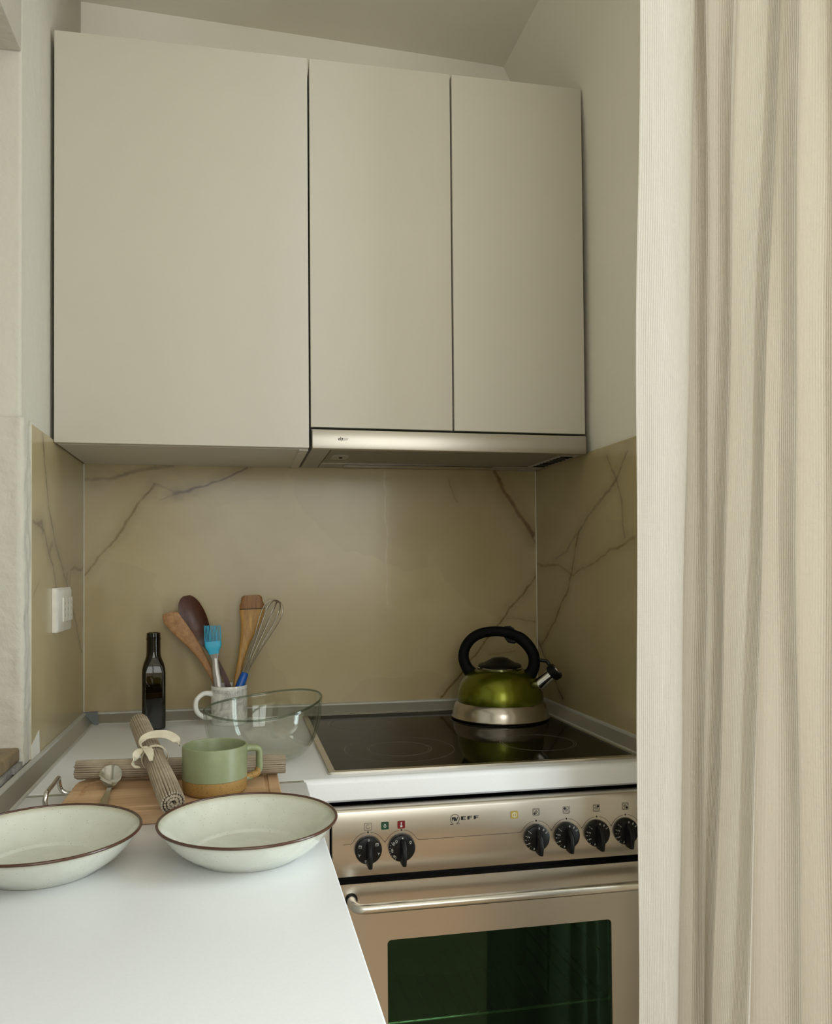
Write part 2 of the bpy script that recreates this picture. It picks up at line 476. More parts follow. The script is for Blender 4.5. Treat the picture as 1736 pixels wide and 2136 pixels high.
W = 1.1027                       # width of the kitchen recess
XC = 0.458                       # front edge of the left worktop
DC = 0.603                       # depth of the rear worktop
ZC = 0.900                       # worktop height
ZB, ZU, D = 1.497, 2.304, 0.305  # wall cabinets: underside, top, depth

# ------------------------------------------------------------------ the room
bm = new(); box(bm, -0.35, XF + 0.18, YR - 0.2, 0.2, -0.1, 0.0); struct('floor', bm, 'floor')
# ceiling: nearly flat, springing as a soft vault from the right wall of the recess
prof = [(-0.35, 2.590), (0.0, 2.585), (0.5, 2.567), (0.9, 2.552), (1.005, 2.5475), (1.03, 2.545), (1.046, 2.515), (1.068, 2.46), (1.086, 2.40), (1.099, 2.32), (1.1065, 2.23), (1.1098, 2.14), (W + 0.0079, 2.04)]
bm = new()
L1 = [[bm.verts.new((x, y, z)) for x, z in prof] for y in (0.15, -0.80)]
for i in range(len(prof) - 1): bm.faces.new((L1[0][i], L1[0][i + 1], L1[1][i + 1], L1[1][i]))
top = [[bm.verts.new((x, y, 2.75)) for x in (-0.35, W + 0.0079)] for y in (0.15, -0.80)]
for k in (0, 1): bm.faces.new([*L1[k], top[k][1], top[k][0]])
bm.faces.new((top[0][0], top[0][1], top[1][1], top[1][0]))
bm.faces.new((L1[0][0], top[0][0], top[1][0], L1[1][0]))
bm.faces.new((L1[0][-1], L1[1][-1], top[1][1], top[0][1]))
box(bm, -0.35, XF + 0.18, YR - 0.2, -0.80, 2.60, 2.75)
struct('ceiling', bm, 'ceiling', smooth=22)
bm = new(); box(bm, -0.30, W + 0.2, 0.008, 0.20, 0, 2.75); wb = struct('wall_back', bm, 'plaster')
# left wall with the deep opening above the stone sill
bm = new()
XL = -0.007
box(bm, -0.30, XL, -0.508, 0.008, 0, 2.70, 0.006, 3)
box(bm, -0.30, XL, -1.55, -0.5085, 0, 0.925)
box(bm, -0.30, XL, -1.55, -0.5075, 2.125, 2.70, 0.004, 2)
box(bm, -0.30, XL, YR, -1.545, 0, 2.70, 0.004, 2)
box(bm, -0.34, -0.30, YR, 0.0, 0, 2.70)
wl = struct('wall_left', bm, 'plaster_rough')
from mathutils import noise as mnoise
bm = new(); rows = []           # lumpy old plaster between the tile and the opening, wrapping round its edge
wrap = [(-0.0005, -0.4655)] + [(0.0008, -0.470 - 0.0042 * i) for i in range(9)] + [(-0.002, -0.5095), (-0.007, -0.5125), (-0.013, -0.5125)] + [(-0.02 - 0.012 * i, -0.5125) for i in range(12)]
for j in range(141):
    z = 0.926 + (1.505 - 0.926) * j / 140; row = []
    for i, (x, y) in enumerate(wrap):
        k = 0.0 if i == 0 else 1.0
        n1 = mnoise.noise(V((x * 60, y * 60, z * 22))) + 0.6 * mnoise.noise(V((x * 170, y * 170, z * 120)))
        face = i <= 9
        row.append(bm.verts.new((x - (0.0022 + 0.0026 * n1) * k * (1 if face else 0.2), y + (0.0026 * n1) * k * (0.25 if face else 1.0), z)))
    rows.append(row)
for r0, r1 in zip(rows[:-1], rows[1:]):
    for i in range(len(wrap) - 1): bm.faces.new((r0[i], r0[i + 1], r1[i + 1], r1[i]))
obj('plaster_edge', bm, 'plaster_rough', wl, smooth=60)
# right wall of the recess and the wall it returns into
bm = new(); box(bm, W + 0.008, W + 0.20, -0.80, 0.008, 0, 2.75, 0.004, 2); wr = struct('wall_right', bm, 'plaster')
bm = new(); box(bm, W + 0.20, 3.0, -0.80, -0.62, 0, 2.70); struct('wall_return', bm, 'room_wall')
bm = new()
box(bm, XF, XF + 0.18, YR, SY0, 0, 2.70); box(bm, XF, XF + 0.18, SY1, -0.8, 0, 2.70)
box(bm, XF, XF + 0.18, SY0, SY1, 0, SZ0); box(bm, XF, XF + 0.18, SY0, SY1, SZ1, 2.70)
struct('wall_far_right', bm, 'room_wall')
dn = bpy.data.objects.new('door_1', None); COL.objects.link(dn); dn.location = (XF + 0.05, (SY0 + SY1) / 2, SZ0); dn['kind'] = 'structure'
ym = (SY0 + SY1) / 2
bm = new()
for y0, y1, z0, z1 in ((SY0, SY0 + 0.06, SZ0, SZ1), (SY1 - 0.06, SY1, SZ0, SZ1), (SY0, SY1, SZ0, SZ0 + 0.06), (SY0, SY1, SZ1 - 0.06, SZ1), (ym - 0.04, ym + 0.04, SZ0, SZ1)):
    box(bm, XF + 0.02, XF + 0.07, y0, y1, z0, z1, 0.004)
obj('door_frame', bm, 'paint', dn)
for a, b_ in ((SY0 + 0.06, ym - 0.04), (ym + 0.04, SY1 - 0.06)):
    bm = new(); box(bm, XF + 0.042, XF + 0.046, a, b_, SZ0 + 0.06, SZ1 - 0.06); obj('pane', bm, 'pane', dn)
bm = new()
box(bm, -0.34, WX0, YR - 0.2, YR, 0, 2.70); box(bm, WX1, XF + 0.18, YR - 0.2, YR, 0, 2.70)
box(bm, WX0, WX1, YR - 0.2, YR, 0, WZ0); box(bm, WX0, WX1, YR - 0.2, YR, WZ1, 2.70)
struct('wall_rear', bm, 'room_wall')
wn = bpy.data.objects.new('window_1', None); COL.objects.link(wn); wn.location = ((WX0 + WX1) / 2, YR - 0.05, WZ0); wn['kind'] = 'structure'
bm = new()
for x0, x1, z0, z1 in ((WX0, WX0 + 0.05, WZ0, WZ1), (WX1 - 0.05, WX1, WZ0, WZ1), (WX0, WX1, WZ0, WZ0 + 0.05), (WX0, WX1, WZ1 - 0.05, WZ1), ((WX0 + WX1) / 2 - 0.035, (WX0 + WX1) / 2 + 0.035, WZ0, WZ1)):
    box(bm, x0, x1, YR - 0.06, YR - 0.01, z0, z1, 0.004)
obj('window_frame', bm, 'paint', wn)
for a, b_ in ((WX0 + 0.05, (WX0 + WX1) / 2 - 0.035), ((WX0 + WX1) / 2 + 0.035, WX1 - 0.05)):
    bm = new(); box(bm, a, b_, YR - 0.037, YR - 0.033, WZ0 + 0.05, WZ1 - 0.05); obj('pane', bm, 'pane', wn)

# marble slabs of the splashback
bm = new(); box(bm, 0.0, W, 0.0, 0.008, 0.86, ZB + 0.002, 0.0008, 1); obj('tile', bm, 'tile_back', wb)
bm = new(); box(bm, XL, 0.0, -0.466, -0.0005, 0.86, ZB + 0.006, 0.0008, 1); obj('tile', bm, 'tile_left', wl)
bm = new(); box(bm, W, W + 0.008, -0.79, -0.0005, 0.86, ZB + 0.004, 0.0008, 1); obj('tile', bm, 'tile_right', wr)
bm = new(); box(bm, 0.0003, 0.0022, -0.0016, -0.0002, 0.925, ZB); obj('grout_line', bm, 'grout', wb)
bm = new(); box(bm, W - 0.0022, W - 0.0003, -0.0016, -0.0002, 0.925, ZB); obj('grout_line', bm, 'grout', wb)
bm = new(); plate2d(bm, [(-0.4660, 0.926), (-0.4120, 0.926), (-0.4150, 0.966), (-0.4660, 0.950)], 0.0001, 0.0010, 'X'); obj('filler_patch', bm, 'paint', wl)

# brown sill in the opening, on a bed of bare cement
bm = new(); box(bm, -0.29, -0.006, -1.54, -0.514, 0.934, 0.958, 0.005, 3)
o = struct('trim_1', bm, 'sill'); o['label'] = 'worn brown sill in the deep wall opening'
bm = new()
for k in range(22):
    y = -1.54 + k * 0.0464
    box(bm, -0.29, -0.0005 - 0.004 * random.random(), y, y + 0.0466, 0.9255, 0.935)
obj('cement_bed', bm, 'cement', o)

# metal coving strips where worktop and wall meet
def coving(a, b, inward, label, name, ends=(0, 0)):
    a, b, n = V(a), V(b), V(inward)
    d = (b - a).normalized(); up_ = V((0, 0, 1))
    root = None
    for nm, prof, mt in (('trim', [(0.0005, 0.0), (0.024, 0.0), (0.024, 0.002), (0.006, 0.0215), (0.0005, 0.0215)], 'alu'),
                         ('upper_lip', [(0.0005, 0.0205), (0.0072, 0.0205), (0.0068, 0.024), (0.0005, 0.0255)], 'alu_lip'),
                         ('lower_lip', [(0.0225, 0.0), (0.0275, 0.0), (0.0265, 0.0022), (0.0225, 0.0032)], 'alu_lip')):
        bm = new()
        rs = []
        for e, s, t in ((a, 1, ends[0]), (b, -1, ends[1])):
            rs.append([e + n * u + up_ * (v + 0.0003) + d * s * (u * t) for u, v in prof])
        rings(bm, rs)
        if root is None:
            root = struct(name, bm, mt, smooth=0); root['label'] = label
        else: obj(nm, bm, mt, root, smooth=0)
    return root
coving((0.0, 0, ZC), (W, 0, ZC), (0, -1, 0), 'grey metal coving strip along the back wall', 'trim_2', (1, 1))
coving((0, 0.0, ZC), (0, -1.60, ZC), (1, 0, 0), 'grey metal coving strip along the left wall', 'trim_3', (1, 0))
coving((W, 0.0, ZC), (W, -0.595, ZC), (-1, 0, 0), 'grey metal coving strip along the right wall', 'trim_4', (1, 0))
bm = new()
rings(bm, [[(0.0005, -0.0005, ZC + 0.0258), (0.0005, -0.008, ZC + 0.0258), (0.0255, -0.027, ZC + 0.001), (0.0285, -0.0285, ZC + 0.001), (0.038, -0.0272, ZC + 0.001), (0.033, -0.008, ZC + 0.0258), (0.031, -0.0005, ZC + 0.0258)],
           [(0.0004, -0.0004, ZC + 0.026), (0.0004, -0.009, ZC + 0.0265), (0.0255, -0.028, ZC + 0.0022), (0.029, -0.0295, ZC + 0.0022), (0.038, -0.0282, ZC + 0.0022), (0.033, -0.009, ZC + 0.0265), (0.031, -0.0004, ZC + 0.0265)]])
o = struct('trim_5', bm, 'corner_plastic', smooth=0); o['label'] = 'blue grey plastic corner piece of the coving'

# ------------------------------------------------------------------ worktops
bm = new()
pr = [(-DC + 0.004, ZC - 0.040), (-DC, ZC - 0.036)]
for i in range(7):
    a = PI + (PI / 2) * (-i) / 6
    pr.append((-DC + 0.009 + 0.009 * math.cos(a), ZC - 0.009 + 0.009 * math.sin(a)))
pr += [(-0.0005, ZC), (-0.0005, ZC - 0.040)]
rings(bm, [[(0.0005, y, z) for y, z in pr], [(W - 0.0005, y, z) for y, z in pr]])
tag(obj('worktop', bm, 'worktop'), 'white worktop with rounded front edge around the black hob', 'worktop')
bm = new(); box(bm, 0.0005, XC, -1.72, -0.6105, ZC - 0.040, ZC, 0.0025, 3)
tag(obj('worktop', bm, 'worktop'), 'white worktop along the left wall carrying the two bowls', 'worktop')
bm = new(); box(bm, 0.026, XC - 0.004, -0.6100, -0.6035, ZC - 0.012, ZC + 0.0006, 0.0002, 1)
tag(obj('joint_strip', bm, 'alu'), 'thin grey metal joint strip between the two white worktops', 'joint strip')

# ------------------------------------------------------------------ wall cabinets
t = thing('wall_cabinet', 'wide white wall cabinet with one flat door beside the left wall', 'cabinet', (0.247, -0.15, ZB))
bm = new(); box(bm, 0.003, 0.4935, -0.285, -0.001, ZB, ZU - 0.001, 0.0008, 1); obj('body', bm, 'laminate_side', t)
bm = new(); box(bm, 0.0008, 0.4935, -D, -0.2865, ZB + 0.0005, ZU, 0.0012, 2); obj('door', bm, 'laminate', t)
bm = new(); box(bm, 0.475, 0.4935, -0.284, -0.003, ZB - 0.0022, ZB - 0.0001); obj('edge_strip', bm, 'laminate_side', t)
t = thing('wall_cabinet', 'white wall cabinet with two narrow flat doors above the extractor hood', 'cabinet', (0.798, -0.15, ZB + 0.045))
bm = new(); box(bm, 0.4985, 1.0975, -0.285, -0.001, ZB + 0.045, ZU - 0.001, 0.0008, 1); obj('body', bm, 'laminate_side', t)
for x0, x1 in ((0.4975, 0.7975), (0.8015, 1.0970)):
    bm = new(); box(bm, x0, x1, -D, -0.2865, ZB + 0.0435, ZU, 0.0012, 2); obj('door', bm, 'laminate', t)

# ------------------------------------------------------------------ extractor hood
t = thing('extractor_hood', 'slim stainless steel extractor hood under the two narrow cabinet doors', 'extractor hood', (0.798, -0.15, ZB))
bm = new(); box(bm, 0.4995, 1.0965, -0.290, -0.002, ZB + 0.006, ZB + 0.0415); obj('body', bm, 'hood_grey', t)
bm = new(); box(bm, 0.4995, 1.0975, -D - 0.004, -0.2905, ZB - 0.001, ZB + 0.0385, 0.0015, 2); vis = obj('front_panel', bm, 'steel_hood', t)
bm = new(); box(bm, 0.5005, 0.540, -0.289, -0.004, ZB, ZB + 0.0058, 0.0006, 1); obj('side_plate', bm, 'hood_grey', t)
bm = new(); box(bm, 1.052, 1.0955, -0.289, -0.004, ZB, ZB + 0.0058, 0.0006, 1); obj('side_plate', bm, 'hood_grey', t)
bm = new(); box(bm, 0.5425, 1.0495, -0.286, -0.085, ZB + 0.001, ZB + 0.0058, 0.0006, 1); flt = obj('grease_filter', bm, 'filter', t)
bm = new(); plate2d(bm, rrect(0.553, 0.590, -0.215, -0.150, 0.012), ZB - 0.0008, ZB + 0.0009, 'Z'); cat_ = obj('latch_plate', bm, 'hood_grey', flt)
bm = new(); lathe(bm, [(0.0, -0.0025), (0.0035, -0.0022), (0.0045, 0.0)], 14, (0.574, -0.185, ZB - 0.0008)); obj('latch_knob', bm, 'black', flt)
bm = new(); box(bm, 0.5425, 1.0495, -0.0835, -0.079, ZB, ZB + 0.0058); obj('filter_rail', bm, 'steel_dull', t)
bm = new(); box(bm, 0.5425, 1.0495, -0.078, -0.004, ZB + 0.001, ZB + 0.0058); obj('rear_plate', bm, 'hood_grey', t)
bm = new(); box(bm, 0.600, 0.965, -0.070, -0.030, ZB - 0.0012, ZB + 0.0012, 0.0008, 1); obj('lamp_cover', bm, 'steel_dull', t)
bm = new()
for k in range(9): box(bm, 1.060, 1.088, -0.26 + k * 0.02, -0.252 + k * 0.02, ZB - 0.0012, ZB + 0.0002)
o = obj('control_slots', bm, 'matt_black', t); o['kind'] = 'stuff'
cur, ly, lz = 0.5522, -D - 0.0041, ZB + 0.0195
for wd, mt_, bo in (('el', 'print', 0.00020), ('|', 'print', 0), ('t', 'print', 0.00020), ('air', 'print_grey', 0.0)):
    if wd == '|':
        bm = new(); box(bm, cur, cur + 0.0010, ly - 0.0002, ly + 0.0002, lz - 0.0048, lz + 0.0022); obj('lettering', bm, 'print', vis, smooth=0); cur += 0.0015; continue
    o = text('lettering', wd, 0.0095, (cur, ly, lz), mt_, vis, 0.0002, 'LEFT', 0, bo)
    cur = max(v_.co.x for v_ in o.data.vertices) + wloc(vis).x + 0.0005

# ------------------------------------------------------------------ hob
t = thing('ceramic_hob', 'black glass ceramic hob with thin steel frame set into the white worktop', 'hob', (0.785, -0.30, ZC))
HX0, HX1, HY0, HY1 = 0.4985, 1.0690, -0.578, -0.036
bm = new()
inn = rrect(HX0 + 0.012, HX1 - 0.009, HY0 + 0.012, HY1 - 0.010, 0.004, 3); out_ = rrect(HX0, HX1, HY0, HY1, 0.005, 3)
rings(bm, [[(x, y, ZC + 0.0002) for x, y in out_], [(x, y, ZC + 0.0035) for x, y in out_], [(x + (0.785 - x) * 0.004, y, ZC + 0.0046) for x, y in out_], [(x, y, ZC + 0.0046) for x, y in inn], [(x, y, ZC + 0.0002) for x, y in inn]], cap=(False, False))
obj('steel_frame', bm, 'satin', t)
bm = new(); plate2d(bm, rrect(HX0 + 0.0123, HX1 - 0.0093, HY0 + 0.0123, HY1 - 0.0103, 0.004, 3), ZC + 0.0002, ZC + 0.0042, 'Z'); gl = obj('glass_plate', bm, 'ceran', t)
for cx, cy, rr in ((0.652, -0.425, (0.105, 0.062, 0.0575)), (0.622, -0.165, (0.074, 0.070)), (0.932, -0.165, (0.105, 0.062)), (0.930, -0.430, (0.074, 0.070))):
    bm = new()
    for r in rr: ring2d(bm, cx, cy, r - 0.0005, r + 0.0005, ZC + 0.0042, ZC + 0.00432, 72, ax='Z')
    obj('cooking_zone', bm, 'ring', gl)

# ------------------------------------------------------------------ oven
OX0, OX1, YO = 0.498, 1.0975, -0.618
t = thing('oven', 'stainless steel built-in oven with six black knobs under the hob', 'oven', (0.798, -0.31, 0.02))
bm = new()
box(bm, OX0 + 0.004, OX0 + 0.022, -0.600, -0.05, 0.02, 0.842); box(bm, OX1 - 0.022, OX1 - 0.004, -0.600, -0.05, 0.02, 0.842)
box(bm, OX0 + 0.022, OX1 - 0.022, -0.600, -0.05, 0.020, 0.24); box(bm, OX0 + 0.022, OX1 - 0.022, -0.600, -0.05, 0.70, 0.842)
box(bm, OX0 + 0.022, OX1 - 0.022, -0.07, -0.05, 0.24, 0.70)
obj('body', bm, 'matt_black', t)
bm = new()
x0, x1 = OX0 + 0.0225, OX1 - 0.0225
for b6 in ((x0, x0 + 0.05, -0.585, -0.0705, 0.241, 0.699), (x1 - 0.05, x1, -0.585, -0.0705, 0.241, 0.699), (x0 + 0.05, x1 - 0.05, -0.585, -0.0705, 0.241, 0.30), (x0 + 0.05, x1 - 0.05, -0.585, -0.0705, 0.655, 0.699), (x0 + 0.05, x1 - 0.05, -0.10, -0.0705, 0.30, 0.655)):
    box(bm, *b6)
obj('cavity_lining', bm, 'black', t)
bm = new()
pr = [(YO + 0.018, 0.742), (YO + 0.001, 0.742), (YO, 0.743), (YO, 0.8455), (YO + 0.0015, 0.8490), (YO + 0.0045, 0.8520), (YO + 0.018, 0.8545)]
rings(bm, [[(OX0 + 0.0015, y, z) for y, z in pr], [(OX1 - 0.0015, y, z) for y, z in pr]])
pan = obj('control_panel', bm, 'steel', t, smooth=50)
# door with a rounded window opening
bm = new()
X0, X1, Z0, Z1 = OX0 + 0.0015, OX1 - 0.0015, 0.135, 0.7305
def loop_at(pts, y):
    vs = [bm.verts.new((x, y, z)) for x, z in pts]
    return vs, [bm.edges.new((vs[i], vs[(i + 1) % len(vs)])) for i in range(len(vs))]
oL, oE = loop_at(rrect(X0, X1, Z0, Z1, 0.002, 3), YO)
iL, iE = loop_at(rrect(0.590, 0.988, 0.305, 0.634, 0.007, 6), YO)
bmesh.ops.triangle_fill(bm, use_beauty=True, use_dissolve=False, edges=oE + iE)
for Lp in (oL, iL):
    bk = [bm.verts.new((v_.co.x, YO + 0.016, v_.co.z)) for v_ in Lp]
    for i in range(len(Lp)):
        j = (i + 1) % len(Lp); bm.faces.new((Lp[i], Lp[j], bk[j], bk[i]))
door = obj('door', bm, 'steel', t, smooth=20)
bm = new(); plate2d(bm, rrect(0.5892, 0.9888, 0.304, 0.635, 0.006), YO + 0.0045, YO + 0.0085); obj('door_window', bm, 'oven_glass', door)
bm = new(); hz, hy = 0.7035, YO - 0.036
pts = spline([(0.5300, YO, hz + 0.002), (0.5300, YO - 0.018, hz + 0.001), (0.5345, YO - 0.030, hz), (0.5470, hy, hz), (0.58, hy, hz)], 6)[:-1] + [V((x, hy, hz)) for x in (0.58, 0.7, 0.8, 0.9, 1.0)] + spline([(1.015, hy, hz), (1.0480, hy, hz), (1.0605, YO - 0.030, hz), (1.065, YO - 0.018, hz + 0.001), (1.065, YO, hz + 0.002)], 6)
tube(bm, pts, 0.0078, 16); obj('door_handle', bm, 'satin', door, smooth=60)
for hx in (0.53, 1.065):
    bm = new(); ring2d(bm, hx, hz + 0.002, 0.0078, 0.0105, YO - 0.0012, YO + 0.001, 24); obj('handle_collar', bm, 'black', door)
bm = new(); box(bm, OX0 + 0.003, OX1 - 0.003, YO + 0.002, YO + 0.016, 0.022, 0.128, 0.001, 1); obj('drawer_front', bm, 'steel', t)
# printing on the control panel
yp0, yp1 = YO - 0.00025, YO + 0.0002
KZ = 0.785
KX = [0.5585, 0.6150, 0.8515, 0.9067, 0.9627, 1.0169]
bm = new()
zl = KZ + 0.0105; R0 = 0.0285
a_l = math.asin((zl - KZ) / R0)
def arcpts(cx, a0, a1, n=12): return [(cx + R0 * math.cos(a0 + (a1 - a0) * i / n), KZ + R0 * math.sin(a0 + (a1 - a0) * i / n)) for i in range(n + 1)]
prev = (0.5170, zl)
for i, cx in enumerate(KX):
    L = (cx - R0 * math.cos(a_l + 0.12), KZ + R0 * math.sin(a_l + 0.12)); Rr = (cx + R0 * math.cos(a_l + 0.12), L[1])
    stroke(bm, [prev, (L[0] - 0.004, zl), L], 0.0006, yp0, yp1)
    stroke(bm, arcpts(cx, PI - a_l - 0.12, PI / 2 + 0.16), 0.0006, yp0, yp1)
    stroke(bm, arcpts(cx, PI / 2 - 0.16, a_l + 0.12), 0.0006, yp0, yp1)
    ring2d(bm, cx, KZ + R0, 0.0, 0.0016, yp0, yp1, 14)
    prev = (Rr[0] + 0.004, zl)
    stroke(bm, [Rr, prev], 0.0006, yp0, yp1)
obj('guide_line', bm, 'print', pan, smooth=0)
IZ = 0.8225
def icon_frame(cx, cz, s, mat, filled=False):
    bm = new()
    o_ = rrect(cx - s, cx + s, cz - s, cz + s, s * 0.25, 3)
    if filled: plate2d(bm, o_, YO - 0.0009, yp1)
    else:
        i_ = rrect(cx - s + 0.0006, cx + s - 0.0006, cz - s + 0.0006, cz + s - 0.0006, s * 0.22, 3)
        rings(bm, [[(x, yp0, z) for x, z in o_], [(x, yp0, z) for x, z in i_], [(x, yp1, z) for x, z in i_], [(x, yp1, z) for x, z in o_]], loop=True)
    return bm
s = 0.0062
bm = icon_frame(KX[0], IZ, s, 'print')
for a in range(60, 331, 30): ring2d(bm, KX[0] + 0.0033 * math.cos(math.radians(a)), IZ + 0.0033 * math.sin(math.radians(a)), 0, 0.00065, yp0, yp1, 8)
obj('function_symbol', bm, 'print', pan, smooth=0)
bm = icon_frame(0.5869, IZ, 0.0064, '', True); g1 = obj('indicator_lamp', bm, 'lamp_green', pan); g1['label'] = 'green lamp with white drop symbol'
bm = new()
drop = [(0.5869 + 0.0023 * math.sin(2 * PI * i / 24) * (1 - 0.55 * max(0, math.cos(2 * PI * i / 24))), IZ - 0.0008 + (0.0042 if math.cos(2 * PI * i / 24) > 0 else 0.0023) * math.cos(2 * PI * i / 24)) for i in range(24)]
dm = [(0.5869 + (x - 0.5869) * 0.62, IZ - 0.0008 + (z - IZ + 0.0008) * 0.62) for x, z in drop]
rings(bm, [[(x, YO - 0.0012, z) for x, z in drop], [(x, YO - 0.0012, z) for x, z in dm], [(x, YO - 0.0008, z) for x, z in dm], [(x, YO - 0.0008, z) for x, z in drop]], loop=True)
obj('drop_symbol', bm, 'print_white', g1, smooth=0)
bm = icon_frame(0.6145, IZ, 0.0064, '', True); g2 = obj('indicator_lamp', bm, 'lamp_red', pan); g2['label'] = 'red lamp with white thermometer symbol'
bm = new(); stroke(bm, [(0.6145, IZ + 0.0035), (0.6145, IZ - 0.001)], 0.0017, YO - 0.0012, YO - 0.0008); ring2d(bm, 0.6145, IZ - 0.0022, 0, 0.0020, YO - 0.0012, YO - 0.0008, 16)
obj('thermometer_symbol', bm, 'print_white', g2, smooth=0)
bm = icon_frame(0.8121, 0.8262, 0.0064, '', True); g3 = obj('indicator_lamp', bm, 'lamp_yellow', pan); g3['label'] = 'amber lamp with ring and bar symbol'
bm = new(); ring2d(bm, 0.8121, 0.8262, 0.0032, 0.0042, YO - 0.0012, YO - 0.0008, 28); stroke(bm, [(0.8121, 0.8287), (0.8121, 0.8237)], 0.0010, YO - 0.0012, YO - 0.0008)
obj('ring_symbol', bm, 'print_white', g3, smooth=0)
for cx, (qx, qz) in zip(KX[2:], ((-1, -1), (-1, 1), (1, 1), (1, -1))):
    bm = icon_frame(cx, 0.8285, 0.0062, 'print')
    for u in (-1, 1):
        for w_ in (-1, 1):
            ring2d(bm, cx + u * 0.0027, 0.8285 + w_ * 0.0027, 0.0 if (u, w_) == (qx, qz) else 0.0017, 0.0023, yp0, yp1, 16)
    for u in (-1, 1):
        stroke(bm, [(cx - 0.0017 * u, 0.8285 - 0.0017), (cx + 0.0017 * u, 0.8285 + 0.0017)], 0.0005, yp0, yp1)
    obj('zone_symbol', bm, 'print', pan, smooth=0)
# maker's mark: ring on two feet with a bold N, then wide block letters
bm = new()
cx, cz = 0.7070, 0.8255
ring2d(bm, cx, cz, 0.0074, 0.0083, yp0, yp1, 40, -62, 242)
stroke(bm, [(cx - 0.0083, cz - 0.0083), (cx - 0.0026, cz - 0.0083)], 0.0009, yp0, yp1); stroke(bm, [(cx + 0.0026, cz - 0.0083), (cx + 0.0083, cz - 0.0083)], 0.0009, yp0, yp1)
stroke(bm, [(cx - 0.0037, cz - 0.0076), (cx - 0.0030, cz - 0.0083)], 0.0008, yp0, yp1); stroke(bm, [(cx + 0.0037, cz - 0.0076), (cx + 0.0030, cz - 0.0083)], 0.0008, yp0, yp1)
plate2d(bm, [(cx - 0.0055, cz + 0.0030), (cx - 0.0048, cz + 0.0034), (cx + 0.0012, cz + 0.0034), (cx + 0.0026, cz - 0.0008), (cx + 0.0042, cz + 0.0034), (cx + 0.0056, cz + 0.0028), (cx + 0.0036, cz - 0.0030), (cx - 0.0016, cz - 0.0030), (cx - 0.0028, cz + 0.0014), (cx - 0.0042, cz - 0.0030), (cx - 0.0052, cz - 0.0026)], yp0, yp1)
def blockE(x, z, w, h, letter):
    box(bm, x, x + w * 0.42, yp0, yp1, z, z + h)
    for q in ((0.78, 1.0), (0.40, 0.60)) + (((0.0, 0.22),) if letter == 'E' else ()): box(bm, x, x + w * (0.9 if q[0] == 0.40 else 1.0), yp0, yp1, z + h * q[0], z + h * q[1])
blockE(0.7178, cz - 0.0022, 0.0085, 0.0058, 'E'); blockE(0.7290, cz - 0.0022, 0.0085, 0.0058, 'F'); blockE(0.7402, cz - 0.0022, 0.0085, 0.0058, 'F')
obj('lettering', bm, 'print', pan, smooth=0)
